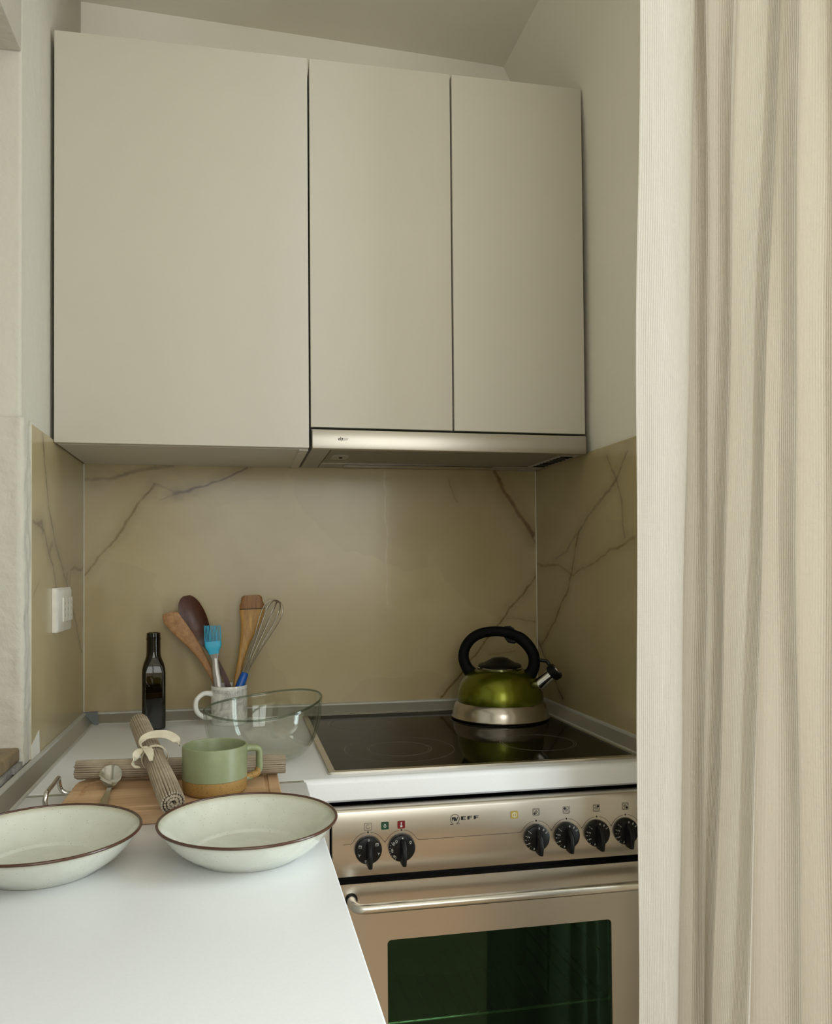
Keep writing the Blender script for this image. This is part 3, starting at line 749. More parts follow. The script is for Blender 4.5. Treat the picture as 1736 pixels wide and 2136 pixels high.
# knobs
def knob(cx, kind, turn=0.0):
    e = bpy.data.objects.new('knob', None); COL.objects.link(e); e.parent = t
    e.location = V((cx, YO, KZ)) - V(t.location)
    bm = new()
    rs = []
    for r, y in ((0.0215, -0.0003), (0.0224, -0.0012), (0.0226, -0.0045), (0.0212, -0.0075), (0.0170, -0.0090)):
        rs.append([(r * math.cos(2 * PI * i / 48), y, r * math.sin(2 * PI * i / 48)) for i in range(48)])
    rings(bm, rs); obj('dial', bm, 'black', e, local=True)
    bm = new()        # upright finger grip, thin and deep, longer below than above
    rs = []
    for z, w_, y1 in ((-0.0245, 0.0030, -0.0220), (-0.0235, 0.0036, -0.0255), (-0.010, 0.0044, -0.0275), (0.004, 0.0046, -0.0255), (0.012, 0.0042, -0.0180), (0.0165, 0.0034, -0.0095)):
        rs.append([(-w_, -0.006, z), (w_, -0.006, z), (w_ * 0.85, y1 + 0.002, z), (w_ * 0.45, y1, z), (-w_ * 0.45, y1, z), (-w_ * 0.85, y1 + 0.002, z)])
    rings(bm, rs)
    bmesh.ops.rotate(bm, verts=bm.verts[:], cent=(0, 0, 0), matrix=Matrix.Rotation(turn, 3, 'Y'))
    obj('grip', bm, 'black', e, smooth=50, local=True)
    marks = {'zone': [('0', 84), ('1', 140), ('2', 166), ('·', 182), ('3', 202), ('·', 222), ('4', 245), ('0', 58), ('5', 35)],
             'func': [('0', 90)], 'temp': [('●', 90), ('50', 148), ('100', 186), ('150', 222)]}[kind]
    for s_, a in marks:
        if s_ == '●':
            bm = new(); ring2d(bm, 0, 0.0175, 0, 0.0013, -0.0092, -0.0085, 12); obj('marking', bm, 'print_white', e, local=True, smooth=0); continue
        rr = 0.0176; a_ = math.radians(a)
        text('marking', s_, 0.0056 if len(s_) < 3 else 0.0048, wloc(e) + V((rr * math.cos(a_), -0.0092, rr * math.sin(a_))), 'print_white', e, 0.0002, 'CENTER', (a_ - PI / 2) if kind != 'func' else 0)
    bm = new()
    if kind == 'zone':
        for a in (140, 166, 202, 222, 182):
            a_ = math.radians(a); stroke(bm, [(0.0207 * math.cos(a_), 0.0207 * math.sin(a_)), (0.0222 * math.cos(a_), 0.0222 * math.sin(a_))], 0.0006, -0.0081, -0.0060)
    elif kind == 'func':
        for a, q in ((150, 1), (38, 1), (198, 0), (345, 0), (255, 1)):
            a_ = math.radians(a); cx_, cz_ = 0.0168 * math.cos(a_), 0.0168 * math.sin(a_)
            if q:
                c_ = [(cx_ - 0.0022, cz_ - 0.0019), (cx_ + 0.0022, cz_ - 0.0019), (cx_ + 0.0022, cz_ + 0.0019), (cx_ - 0.0022, cz_ + 0.0019)]
                stroke(bm, c_ + [c_[0]], 0.0005, -0.0095, -0.0085); stroke(bm, [(cx_ - 0.0014, cz_ + 0.0008), (cx_ + 0.0014, cz_ + 0.0008)], 0.0005, -0.0095, -0.0085)
            else:
                for b_ in (20, 140, 260):
                    stroke(bm, [(cx_, cz_), (cx_ + 0.0022 * math.cos(math.radians(b_)), cz_ + 0.0022 * math.sin(math.radians(b_)))], 0.0006, -0.0095, -0.0085)
    else:
        for a in (128, 38):
            a_ = math.radians(a); cx_, cz_ = 0.0168 * math.cos(a_), 0.0168 * math.sin(a_)
            ring2d(bm, cx_, cz_, 0.0013, 0.0018, -0.0095, -0.0085, 14)
            stroke(bm, [(cx_ - 0.001, cz_ - 0.0024), (cx_ + 0.001, cz_ - 0.0024)], 0.0005, -0.0095, -0.0085)
        for a in range(150, 235, 12):
            a_ = math.radians(a); stroke(bm, [(0.0207 * math.cos(a_), 0.0207 * math.sin(a_)), (0.0218 * math.cos(a_), 0.0218 * math.sin(a_))], 0.0005, -0.0081, -0.0060)
    obj('scale_marks', bm, 'print_white', e, smooth=0, local=True)
for i, cx in enumerate(KX): knob(cx, 'func' if i == 0 else ('temp' if i == 1 else 'zone'))
# wire shelf inside
t = thing('oven_shelf', 'chrome wire shelf inside the oven behind the green glass', 'oven shelf', (0.79, -0.33, 0.455))
zr = 0.468
bm = new(); tube(bm, spline([(0.572, -0.12, zr), (0.572, -0.555, zr), (0.580, -0.565, zr), (0.995, -0.565, zr), (1.005, -0.555, zr), (1.005, -0.12, zr), (0.995, -0.11, zr), (0.580, -0.11, zr), (0.572, -0.12, zr)], 5)[:-1], 0.0030, 8, closed=True); obj('rim_wire', bm, 'chrome', t)
for i in range(15):
    x = 0.590 + i * 0.0282
    bm = new(); tube(bm, [(x, -0.11, zr + 0.0035), (x, -0.3, zr + 0.0035), (x, -0.570, zr + 0.0035)], 0.0019, 7); obj('cross_wire', bm, 'chrome', t)
for xs in (0.5712, 1.0243):
    bm = new(); tube(bm, [(xs, -0.55, 0.440), (xs, -0.55, 0.52), (xs, -0.15, 0.52), (xs, -0.15, 0.440)], 0.002, 8); obj('side_rail', bm, 'chrome', t)

# lower cupboards under the left worktop and the filler beside the oven
t = thing('base_cabinet', 'white base cabinet carrying the left worktop', 'cabinet', (0.22, -1.16, 0.0))
bm = new(); box(bm, 0.005, 0.425, -1.70, -0.62, 0.10, ZC - 0.0405); obj('body', bm, 'laminate_side', t)
bm = new(); box(bm, 0.005, 0.385, -1.70, -0.62, 0.0, 0.0995); obj('plinth', bm, 'laminate_side', t)
for y0, y1 in ((-1.698, -1.163), (-1.157, -0.640)):
    bm = new(); box(bm, 0.4255, 0.443, y0, y1, 0.105, 0.850, 0.0012, 2); dr = obj('door', bm, 'laminate', t)
    bm = new(); yy = y1 - 0.05 if y0 < -1.5 else y0 + 0.05
    tube(bm, spline([(0.4425, yy, 0.78), (0.465, yy, 0.775), (0.470, yy, 0.70), (0.465, yy, 0.625), (0.4425, yy, 0.62)], 5), 0.005, 10); obj('handle', bm, 'satin', dr)
bm = new(); box(bm, 0.4605, 0.4965, -0.606, -0.050, 0.0, ZC - 0.0405, 0.001, 1)
tag(obj('filler_panel', bm, 'laminate_side'), 'narrow pale filler panel between left cupboard and oven', 'filler panel')
bm = new(); box(bm, 0.005, 0.4595, -0.610, -0.050, 0.0, ZC - 0.0405, 0.001, 1)
tag(obj('corner_cabinet', bm, 'laminate_side'), 'white corner base cabinet under the rear worktop', 'cabinet')

# ------------------------------------------------------------------ wall socket
t = thing('wall_socket', 'white rectangular wall socket plate on the left marble tile', 'socket', (0.0, -0.248, 1.130))
bm = new()
o2 = rrect(-0.315, -0.182, 1.130, 1.2165, 0.003, 3); i2 = rrect(-0.308, -0.189, 1.135, 1.2115, 0.003, 3)
rings(bm, [[(0.0003, y, z) for y, z in o2], [(0.0075, y, z) for y, z in o2], [(0.0105, y, z) for y, z in i2]]); obj('cover_plate', bm, 'socket', t)
bm = new()
for y0 in (-0.272, -0.2435, -0.2150): box(bm, 0.0100, 0.0128, y0, y0 + 0.0275, 1.149, 1.1965, 0.0008, 1)
ins = obj('module', bm, 'socket', t)
for y0 in (-0.2583, -0.2298, -0.2013):
    for dz in (-0.012, 0, 0.012):
        bm = new()
        rings(bm, [[(x, y0 + 0.0026 * math.cos(2 * PI * i / 12), 1.1728 + dz + 0.0026 * math.sin(2 * PI * i / 12)) for i in range(12)] for x in (0.0125, 0.0130)])
        obj('socket_hole', bm, 'socket_hole', ins)


# ------------------------------------------------------------------ small things: materials
M['kettle_green'] = plain('green_metallic_paint', (0.150, 0.165, 0.008), 0.27, 0.85, nscale=40, namp=0.05, coat=0.25)
M['white_china'] = plain('white_glazed_china', (0.78, 0.77, 0.73), 0.12, coat=0.4)
def marbled():
    mt, nt, b = newmat('grey_marbled_china')
    vec = coords(nt)
    n = noise(nt, vec, 42, 8, 0.68, 1.6)
    lk(nt, ramp(nt, n.outputs['Fac'], [(0.34, (0.36, 0.35, 0.33)), (0.47, (0.60, 0.59, 0.56)), (0.58, (0.76, 0.75, 0.71))]), b.inputs['Base Color'])
    b.inputs['Roughness'].default_value = 0.16
    return mt
M['marbled'] = marbled()
M['bamboo'] = wood('bamboo', (0.26, 0.115, 0.016), (0.54, 0.30, 0.060), (160, 160, 10), 0.45)
M['bamboo_dark'] = wood('dark_bamboo_end', (0.17, 0.062, 0.010), (0.34, 0.150, 0.028), (160, 160, 12), 0.45)
M['burn'] = plain('burnt_bamboo_node', (0.055, 0.018, 0.006), 0.6)
M['beech'] = wood('beech_wood', (0.28, 0.130, 0.048), (0.46, 0.245, 0.105), (90, 90, 90), 0.55)
M['rosewood'] = wood('dark_red_wood', (0.040, 0.010, 0.004), (0.095, 0.027, 0.011), (70, 70, 14), 0.40)
M['blue_silicone'] = plain('bright_blue_silicone', (0.035, 0.40, 0.62), 0.45)
M['blue_plastic'] = plain('royal_blue_plastic', (0.004, 0.09, 0.42), 0.35)
M['acrylic'] = plain('smoky_clear_handle', (0.30, 0.27, 0.24), 0.10, 0.15, coat=0.6)
M['wire'] = plain('whisk_wire', (0.50, 0.47, 0.42), 0.22, 1.0)
def board_wood():
    mt, nt, b = newmat('board_wood')
    vec = coords(nt, (4, 60, 30))
    n = noise(nt, vec, 1.0, 5, 0.6, 0.4)
    fine = noise(nt, coords(nt, (18, 420, 300)), 1.0, 3)
    f = math_n(nt, 'ADD', math_n(nt, 'MULTIPLY', n.outputs['Fac'], 0.7), math_n(nt, 'MULTIPLY', fine.outputs['Fac'], 0.3))
    c = ramp(nt, f, [(0.32, (0.52, 0.32, 0.175)), (0.66, (0.74, 0.51, 0.315))])
    sep = node(nt, 'ShaderNodeSeparateXYZ'); lk(nt, coords(nt), sep.inputs[0])
    st = math_n(nt, 'FLOOR', math_n(nt, 'DIVIDE', sep.outputs[1], 0.046))
    wn_ = node(nt, 'ShaderNodeTexWhiteNoise', noise_dimensions='1D'); lk(nt, st, wn_.inputs['W'])
    tone = ramp(nt, wn_.outputs['Value'], [(0.0, (0.80, 0.76, 0.72)), (1.0, (1.08, 1.08, 1.06))])
    lk(nt, mixc(nt, 1.0, c, tone, 'MULTIPLY'), b.inputs['Base Color'])
    b.inputs['Roughness'].default_value = 0.55
    bump(nt, b, fine.outputs['Fac'], 0.15, 0.0004)
    return mt
M['board'] = board_wood()
M['sage'] = plain('sage_green_glaze', (0.245, 0.275, 0.150), 0.38, nscale=120, namp=0.03, bstr=0.05, bscale=300)
def speckled(name, base, dots, rough, scale, thr, hal=None):
    mt, nt, b = newmat(name)
    vec = coords(nt)
    v = node(nt, 'ShaderNodeTexVoronoi'); v.inputs['Scale'].default_value = scale; lk(nt, vec, v.inputs['Vector'])
    d = ramp(nt, v.outputs['Distance'], [(thr * 0.7, (1, 1, 1)), (thr, (0, 0, 0))])
    rb = node(nt, 'ShaderNodeRGBToBW'); lk(nt, v.outputs['Color'], rb.inputs[0])
    on = ramp(nt, rb.outputs[0], [(0.5, (0, 0, 0)), (0.54, (1, 1, 1))])
    fac = mixc(nt, 1.0, d, on, 'MULTIPLY')
    n = noise(nt, vec, 55, 4)
    c = ramp(nt, n.outputs['Fac'], [(0.3, tuple(x * 0.92 for x in base)), (0.7, base)])
    if hal is not None:                       # glaze thins to another tone towards the rim (object z)
        sep = node(nt, 'ShaderNodeSeparateXYZ'); lk(nt, vec, sep.inputs[0])
        mr = node(nt, 'ShaderNodeMapRange', interpolation_type='SMOOTHSTEP'); mr.inputs['From Min'].default_value = hal[0]; mr.inputs['From Max'].default_value = hal[1]
        lk(nt, sep.outputs[2], mr.inputs['Value'])
        c = mixc(nt, mr.outputs['Result'], c, hal[2])
    bw = node(nt, 'ShaderNodeRGBToBW'); lk(nt, fac, bw.inputs[0])
    lk(nt, mixc(nt, bw.outputs[0], c, dots), b.inputs['Base Color'])
    b.inputs['Roughness'].default_value = rough
    return mt
M['stoneware'] = speckled('speckled_tan_stoneware', (0.37, 0.215, 0.062), (0.10, 0.05, 0.015), 0.6, 420, 0.28)
M['bowl_glaze'] = speckled('pale_grey_green_glaze', (0.63, 0.64, 0.565), (0.34, 0.33, 0.26), 0.10, 260, 0.16, (0.0360, 0.0425, (0.42, 0.39, 0.29)))
M['rim_brown'] = plain('brown_rim_glaze', (0.075, 0.033, 0.020), 0.18)
def fabric(name, c0, c1, scale=500):
    mt, nt, b = newmat(name)
    vec = coords(nt)
    n = noise(nt, vec, scale, 3, 0.6)
    big = noise(nt, vec, 30, 3)
    lk(nt, ramp(nt, big.outputs['Fac'], [(0.35, c0), (0.65, c1)]), b.inputs['Base Color'])
    b.inputs['Roughness'].default_value = 0.95
    b.inputs['Specular IOR Level'].default_value = 0.1
    bump(nt, b, n.outputs['Fac'], 0.5, 0.0008)
    return mt
M['mat_cotton'] = fabric('ribbed_taupe_cotton', (0.31, 0.25, 0.185), (0.44, 0.365, 0.275))
M['ribbon'] = fabric('cream_cotton_tape', (0.62, 0.55, 0.42), (0.74, 0.68, 0.54), 700)

# ------------------------------------------------------------------ kettle
kz = ZC + 0.0043
t = thing('whistling_kettle', 'metallic green whistling kettle with black loop handle on the hob', 'kettle', (0.946, -0.160, kz), math.radians(-31))
bm = new(); lathe(bm, [(0.0, 0.0), (0.106, 0.0), (0.1115, 0.002), (0.1125, 0.004), (0.1125, 0.0055), (0.1105, 0.008), (0.1085, 0.022), (0.104, 0.033), (0.0985, 0.0385), (0.094, 0.0385)], 72); obj('steel_base', bm, 'steel_dull', t, local=True, smooth=35)
bm = new(); lathe(bm, [(0.092, 0.0375), (0.0985, 0.0388), (0.0990, 0.046), (0.0985, 0.056), (0.0955, 0.070), (0.0895, 0.083), (0.081, 0.094), (0.070, 0.1035), (0.058, 0.1105), (0.050, 0.1135), (0.0, 0.1135)], 72); obj('body', bm, 'kettle_green', t, local=True, smooth=50)
bm = new(); lathe(bm, [(0.044, 0.1134), (0.0515, 0.1134), (0.0520, 0.1150), (0.0500, 0.1168), (0.044, 0.1168)], 60); obj('lid_ring', bm, 'chrome', t, local=True)
bm = new(); lathe(bm, [(0.0, 0.1165), (0.0485, 0.1165), (0.0505, 0.1205), (0.0460, 0.1235), (0.0360, 0.1262), (0.0260, 0.1320), (0.0170, 0.1370), (0.0080, 0.1390), (0.0, 0.1393)], 60); obj('lid', bm, 'black', t, local=True, smooth=50)
hp = spline([(-0.066, 0, 0.098), (-0.078, 0, 0.112), (-0.086, 0, 0.134), (-0.082, 0, 0.158), (-0.066, 0, 0.180), (-0.040, 0, 0.194), (-0.004, 0, 0.1985), (0.030, 0, 0.193), (0.056, 0, 0.178), (0.075, 0, 0.154), (0.080, 0, 0.130), (0.074, 0, 0.108), (0.062, 0, 0.096)], 5)
bm = new(); n_ = len(hp)
tube(bm, hp, [interp([(0, 0.0165), (0.08, 0.0138), (0.2, 0.0125), (0.6, 0.0115), (0.64, 0.0140), (0.8, 0.0130), (0.92, 0.0138), (1, 0.0170)], i / (n_ - 1)) for i in range(n_)], 16, flat=0.85); hd = obj('handle', bm, 'matt_black', t, local=True, smooth=60)
bm = new(); tube(bm, [(0.012, 0, 0.186), (0.022, 0, 0.178), (0.034, 0, 0.176), (0.044, 0, 0.180)], [0.002, 0.0055, 0.006, 0.003], 10); obj('trigger', bm, 'black', hd, local=True)
bm = new(); tube(bm, [(0.012, 0, 0.2085), (0.024, 0, 0.2085), (0.034, 0, 0.2045)], [0.002, 0.0035, 0.002], 10); obj('thumb_rest', bm, 'black', hd, local=True)
a0, a1 = V((0.074, 0, 0.066)), V((0.1215, 0, 0.1065))
dv = (a1 - a0).normalized()
bm = new(); tube(bm, [a0, a0 + dv * 0.018, a0 + dv * 0.0182, a0 + dv * 0.020, a0 + dv * 0.0202, a1], [0.0145, 0.0145, 0.0165, 0.0165, 0.0138, 0.0130], 28); sp = obj('spout', bm, 'chrome', t, local=True, smooth=35)
bm = new(); tube(bm, [a1 - dv * 0.006, a1 - dv * 0.003, a1 + dv * 0.008, a1 + dv * 0.013], [0.0130, 0.0185, 0.0200, 0.0165], 28); cp = obj('whistle_cap', bm, 'black', sp, local=True, smooth=40)
bm = new(); tube(bm, [a1 + dv * 0.0125, a1 + dv * 0.0142], [0.0098, 0.0092], 24); obj('whistle_disc', bm, 'chrome', sp, local=True)
bm = new(); tube(bm, [(0.080, 0, 0.133), (0.094, 0, 0.1345), (0.108, 0, 0.1330), tuple(a1 + V((-0.006, 0, 0.0165)))], 0.0042, 8, flat=0.8); obj('lever', bm, 'black', t, local=True)

# ------------------------------------------------------------------ oil bottle
t = thing('oil_bottle', 'dark olive glass square oil bottle without a cap', 'bottle', (0.1655, -0.100, ZC), math.radians(8))
def sq(h, z, r, k=6): return [(x, y, z) for x, y in rrect(-h, h, -h, h, r, k)]
bm = new()
outer = [(0.0205, 0.0005, 0.008), (0.0242, 0.004, 0.008), (0.0248, 0.010, 0.008), (0.0248, 0.125, 0.008), (0.0240, 0.135, 0.010), (0.0215, 0.145, 0.0125), (0.0180, 0.1535, 0.0135), (0.0158, 0.161, 0.0145), (0.0152, 0.170, 0.0151), (0.0150, 0.196, 0.0149), (0.0158, 0.1965, 0.0157), (0.0158, 0.2005, 0.0157), (0.0148, 0.201, 0.0147), (0.0153, 0.2045, 0.0152), (0.0146, 0.206, 0.0145), (0.0150, 0.2095, 0.0149), (0.0140, 0.2120, 0.0139)]
inner = [(0.0115, 0.2120, 0.0114), (0.0110, 0.17, 0.0109), (0.0118, 0.158, 0.0116), (0.0185, 0.139, 0.009), (0.0222, 0.125, 0.006), (0.0222, 0.012, 0.006), (0.019, 0.007, 0.006)]
rings(bm, [sq(*q) for q in outer + inner]); obj('glass_body', bm, 'bottle_glass', t, local=True, smooth=40)
bm = new(); rings(bm, [sq(0.0188, 0.0075, 0.006), sq(0.0219, 0.0122, 0.006), sq(0.0219, 0.060, 0.006)]); obj('oil', bm, plain('dark_oil', (0.020, 0.016, 0.003), 0.1), t, local=True)

# ------------------------------------------------------------------ white mug holding the utensils
MC = V((0.3290, -0.0700, ZC))
t = thing('china_mug', 'white mug with grey marbled print holding cooking utensils', 'mug', MC)
def ringed(prof, n=64): 
    b_ = new(); lathe(b_, prof, n); return b_
obj('body', ringed([(0.0, 0.004), (0.034, 0.004), (0.0375, 0.0), (0.0400, 0.0015), (0.0410, 0.006), (0.0410, 0.0815), (0.0412, 0.084), (0.0405, 0.0868), (0.0392, 0.0872), (0.0378, 0.0860), (0.0372, 0.080), (0.0370, 0.012), (0.034, 0.0075), (0.0, 0.007)]), 'white_china', t, local=True)
bm = new()      # printed sleeve, open beside the handle
rs = []
for i in range(57):
    a = math.radians(-152 + 290 * i / 56)
    rs.append([(r * math.cos(a), r * math.sin(a), z) for r, z in ((0.0408, 0.008), (0.04125, 0.0082), (0.04125, 0.0798), (0.0408, 0.080))])
rings(bm, rs); obj('printed_sleeve', bm, 'marbled', t, local=True, smooth=40)
ha = math.radians(199)
def spline2(pts, k): return [(v.x, v.y) for v in spline([(p[0], p[1], 0) for p in pts], k)]
def cup_handle(r0, zt, zb, reach, rad, a, n=14, flat=1.0, mat='white_china', par=None, name='handle', square=0.0):
    ca, sa = math.cos(a), math.sin(a); h = zt - zb
    pts = spline2([(r0, zt), (r0 + reach * 0.50, zt + 0.002 - square * 0.002), (r0 + reach * (0.90 + 0.06 * square), zt - h * (0.17 - 0.08 * square)), (r0 + reach, zt - h * 0.45), (r0 + reach * (0.88 + 0.08 * square), zt - h * (0.75 + 0.05 * square)), (r0 + reach * 0.48, zb + 0.001), (r0, zb - 0.001)], 6)
    p3 = [(x * ca, x * sa, z) for x, z in pts]
    bm = new(); tube(bm, p3, [rad * interp([(0, 1.3), (0.12, 1.0), (0.88, 1.0), (1, 1.25)], i / (len(p3) - 1)) for i in range(len(p3))], n, flat=flat)
    return obj(name, bm, mat, par, local=True, smooth=60)
cup_handle(0.0395, 0.070, 0.018, 0.038, 0.0056, ha, par=t)

# ---- the utensils
def loft(bm, secs, n=14, power=2.6):
    """secs: centre, half-width vector, half-thickness vector"""
    rs = []
    for c, w_, h_ in secs:
        r = []
        for k in range(n):
            a = 2 * PI * k / n
            ca, sa = math.cos(a), math.sin(a)
            r.append(V(c) + V(w_) * math.copysign(abs(ca) ** (2 / power), ca) + V(h_) * math.copysign(abs(sa) ** (2 / power), sa))
        rs.append(r)
    rings(bm, rs)
def bladeline(pts, ys, ws, ts, k=5):
    """a flat bar: centre line in (x, z), depth y, half widths and half thicknesses"""
    P = spline([(x, y, z) for (x, z), y in zip(pts, ys)], k); n = len(P); secs = []
    wt = [(i / (len(ws) - 1), w_) for i, w_ in enumerate(ws)]; tt = [(i / (len(ts) - 1), w_) for i, w_ in enumerate(ts)]
    for i, p in enumerate(P):
        d = (P[min(i + 1, n - 1)] - P[max(i - 1, 0)]).normalized()
        wv = V((d.z, 0, -d.x)).normalized(); tv = d.cross(wv).normalized()
        f = i / (n - 1)
        secs.append((p, wv * interp(wt, f), tv * interp(tt, f)))
    return secs
# slanted beech spatula
t = thing('wooden_spatula', 'pale brown wooden spatula with slanted end leaning left in the mug', 'spatula', (0.3300, -0.072, ZC + 0.012))
secs = bladeline([(0.1913, 1.1522), (0.2050, 1.1334), (0.2219, 1.1123), (0.2453, 1.0845), (0.2666, 1.0533), (0.2837, 1.0232), (0.3005, 0.9898), (0.3260, 0.9200)],
                 [-0.050, -0.051, -0.052, -0.054, -0.057, -0.061, -0.066, -0.072], [0.0200, 0.0195, 0.0180, 0.0140, 0.0095, 0.0075, 0.0070, 0.0065], [0.0016, 0.0020, 0.0026, 0.0035, 0.0042, 0.0045, 0.0045, 0.0045])
for i in range(3):                       # shear the tip so that its end is slanted
    c, w_, h_ = secs[i]; secs[i] = (c, V(w_) + V((-0.005, 0, -0.009)) * (1 - i / 3) * -1, h_)
bm = new(); loft(bm, secs); obj('spatula_blade', bm, 'beech', t, smooth=50)
# dark wooden spoon
t = thing('wooden_spoon', 'dark reddish brown wooden spoon standing in the mug', 'wooden spoon', (0.3400, -0.060, ZC + 0.012))
cl = spline([(0.2324, -0.034, 1.1908), (0.2367, -0.035, 1.1721), (0.2473, -0.037, 1.1444), (0.2612, -0.040, 1.1134), (0.2708, -0.042, 1.0912), (0.2880, -0.042, 1.0610), (0.3073, -0.043, 1.0252), (0.3246, -0.0455, 0.9882), (0.3480, -0.0500, 0.9180)], 6)
wtab = [(0, 0.0075), (0.015, 0.0145), (0.04, 0.0205), (0.08, 0.0250), (0.14, 0.0280), (0.20, 0.0285), (0.26, 0.0265), (0.33, 0.0205), (0.38, 0.0130), (0.42, 0.0085), (0.5, 0.0062), (1.0, 0.0058)]
dtab = [(0, 0.0), (0.05, 0.004), (0.12, 0.0085), (0.2, 0.0105), (0.28, 0.0085), (0.36, 0.002), (0.40, 0.0), (1, 0.0)]
bm = new(); rs = []; n_ = len(cl); tot = [0.0]
for i in range(1, n_): tot.append(tot[-1] + (cl[i] - cl[i - 1]).length)
for i, p in enumerate(cl):
    f = tot[i] / tot[-1]; d = (cl[min(i + 1, n_ - 1)] - cl[max(i - 1, 0)]).normalized(); wv = V((d.z, 0, -d.x)).normalized() * -1; fv = V((0, -1, 0))
    w_, dd = interp(wtab, f), interp(dtab, f); th = 0.0042 if f < 0.38 else 0.0055
    front = [p + wv * w_ * u + fv * (0.002 - dd * (1 - u * u)) for u in (-1, -0.8, -0.5, 0, 0.5, 0.8, 1)]
    back = [p + wv * w_ * u * 0.97 + fv * (0.002 - dd * (1 - u * u) - th * (0.35 + 0.65 * (1 - u * u))) for u in (1, 0.8, 0.5, 0, -0.5, -0.8, -1)]
    rs.append(front + back)
rings(bm, rs); obj('spoon_body', bm, 'rosewood', t, smooth=55)
# silicone pastry brush
t = thing('pastry_brush', 'bright blue silicone pastry brush with clear handle in the mug', 'pastry brush', (0.3150, -0.085, ZC + 0.012))
bm = new(); loft(bm, bladeline([(0.2931, 1.0873), (0.2936, 1.0800), (0.2944, 1.0690), (0.2958, 1.0590)], [-0.0745, -0.075, -0.0755, -0.076], [0.0185, 0.0190, 0.0180, 0.0130, 0.0115], [0.0050, 0.0060, 0.0062, 0.0055, 0.005]), 18, 3.5); obj('brush_head', bm, 'blue_silicone', t, smooth=50)
for row in range(2):
    for i in range(12):
        u = (i - 5.5) / 5.5
        bm = new()
        bx = 0.2931 + u * 0.0172
        tube(bm, [(bx, -0.0745 + (row - 0.5) * 0.004, 1.083), (bx + u * 0.0004, -0.0745 + (row - 0.5) * 0.0044, 1.105), (bx - 0.0015 + u * 0.0008 + random.uniform(-0.0005, 0.0005), -0.0740 + (row - 0.5) * 0.0048, 1.1235 + random.uniform(-0.0012, 0.0008))], [0.00105, 0.00100, 0.0008], 6)
        obj('bristle', bm, 'blue_silicone', t)
bm = new(); loft(bm, bladeline([(0.2958, 1.0600), (0.2965, 1.0555), (0.2975, 1.0480), (0.2985, 1.0380), (0.3000, 1.0200), (0.3046, 0.9900), (0.3130, 0.9150)], [-0.076, -0.076, -0.0765, -0.0775, -0.079, -0.0825, -0.090], [0.0108, 0.0108, 0.0080, 0.0072, 0.0085, 0.0092, 0.0085], [0.0045, 0.0045, 0.0042, 0.0042, 0.0048, 0.0050, 0.0048]), 16, 3); obj('handle', bm, 'acrylic', t, smooth=50)
# bamboo spatula
t = thing('bamboo_spatula', 'wide golden bamboo spatula with dark burnt line standing in the mug', 'spatula', (0.3330, -0.062, ZC + 0.012))
full = bladeline([(0.3811, 1.1900), (0.3821, 1.1677), (0.3820, 1.1477), (0.3753, 1.1144), (0.3653, 1.0812), (0.3575, 1.0459), (0.3508, 1.0150), (0.3453, 0.9875), (0.3330, 0.9180)],
                 [-0.038, -0.038, -0.038, -0.040, -0.043, -0.047, -0.050, -0.054, -0.062], [0.0165, 0.0285, 0.0290, 0.0195, 0.0110, 0.0075, 0.0070, 0.0068, 0.0065], [0.0018, 0.0022, 0.0025, 0.0030, 0.0034, 0.0036, 0.0036, 0.0036, 0.0036], 6)
full[0] = (full[0][0], V(full[0][1]) * 1.0, full[0][2]); full[1] = (full[1][0], V(full[1][1]) * 1.18, full[1][2]); full[2] = (full[2][0], V(full[2][1]) * 1.16, full[2][2]); full[3] = (full[3][0], V(full[3][1]) * 1.1, full[3][2])
bm = new(); loft(bm, full[:10]); bl = obj('blade_end', bm, 'bamboo_dark', t, smooth=50)
bm = new(); c9 = full[9]; c10 = full[10]
loft(bm, [(V(c9[0]) + V((0, 0, 0.0012)), V(c9[1]) * 1.006, V(c9[2]) * 1.08), (V(c9[0]) - V((0, 0, 0.0012)), V(c9[1]) * 1.006, V(c9[2]) * 1.08)]); obj('burnt_line', bm, 'burn', bl)
bm = new(); loft(bm, full[9:]); obj('blade', bm, 'bamboo', t, smooth=50)
# whisk
t = thing('wire_whisk', 'steel wire balloon whisk with blue handle leaning right in the mug', 'whisk', (0.3200, -0.075, ZC + 0.012))
A0, A1 = V((0.3305, -0.081, 0.928)), V((0.3655, -0.0665, 1.0130))
bm = new(); ax = (A1 - A0).normalized()
tube(bm, [A0, A0 + ax * 0.004, A1 - ax * 0.030, A1 - ax * 0.010, A1 - ax * 0.002, A1], [0.0080, 0.0098, 0.0100, 0.0092, 0.0085, 0.0070], 20); obj('handle', bm, 'blue_plastic', t, smooth=40)
T1 = V((0.4400, -0.0680, 1.1785)); al = T1 - A1; Lw = al.length; al.normalize()
s1 = al.cross(V((0, 1, 0))).normalized(); s2 = al.cross(s1).normalized()
for k in range(5):
    a = PI * k / 5 + 0.2
    dr = s1 * math.cos(a) + s2 * math.sin(a)
    pr_ = [(-0.006, 0.0058), (0.02, 0.0065), (0.06, 0.0118), (0.10, 0.0190), (0.13, 0.0238), (0.150, 0.0240), (0.163, 0.0195), (0.1715, 0.0110), (0.1745 - 0.0012 * k, 0.0)]
    sc_ = Lw / 0.1745
    pts = [A1 + al * (l * sc_) + dr * r for l, r in pr_] + [A1 + al * (l * sc_) - dr * r for l, r in reversed(pr_[:-1])]
    bm = new(); tube(bm, spline(pts, 5), 0.00085, 7); obj('wire_loop', bm, 'wire', t, smooth=70)

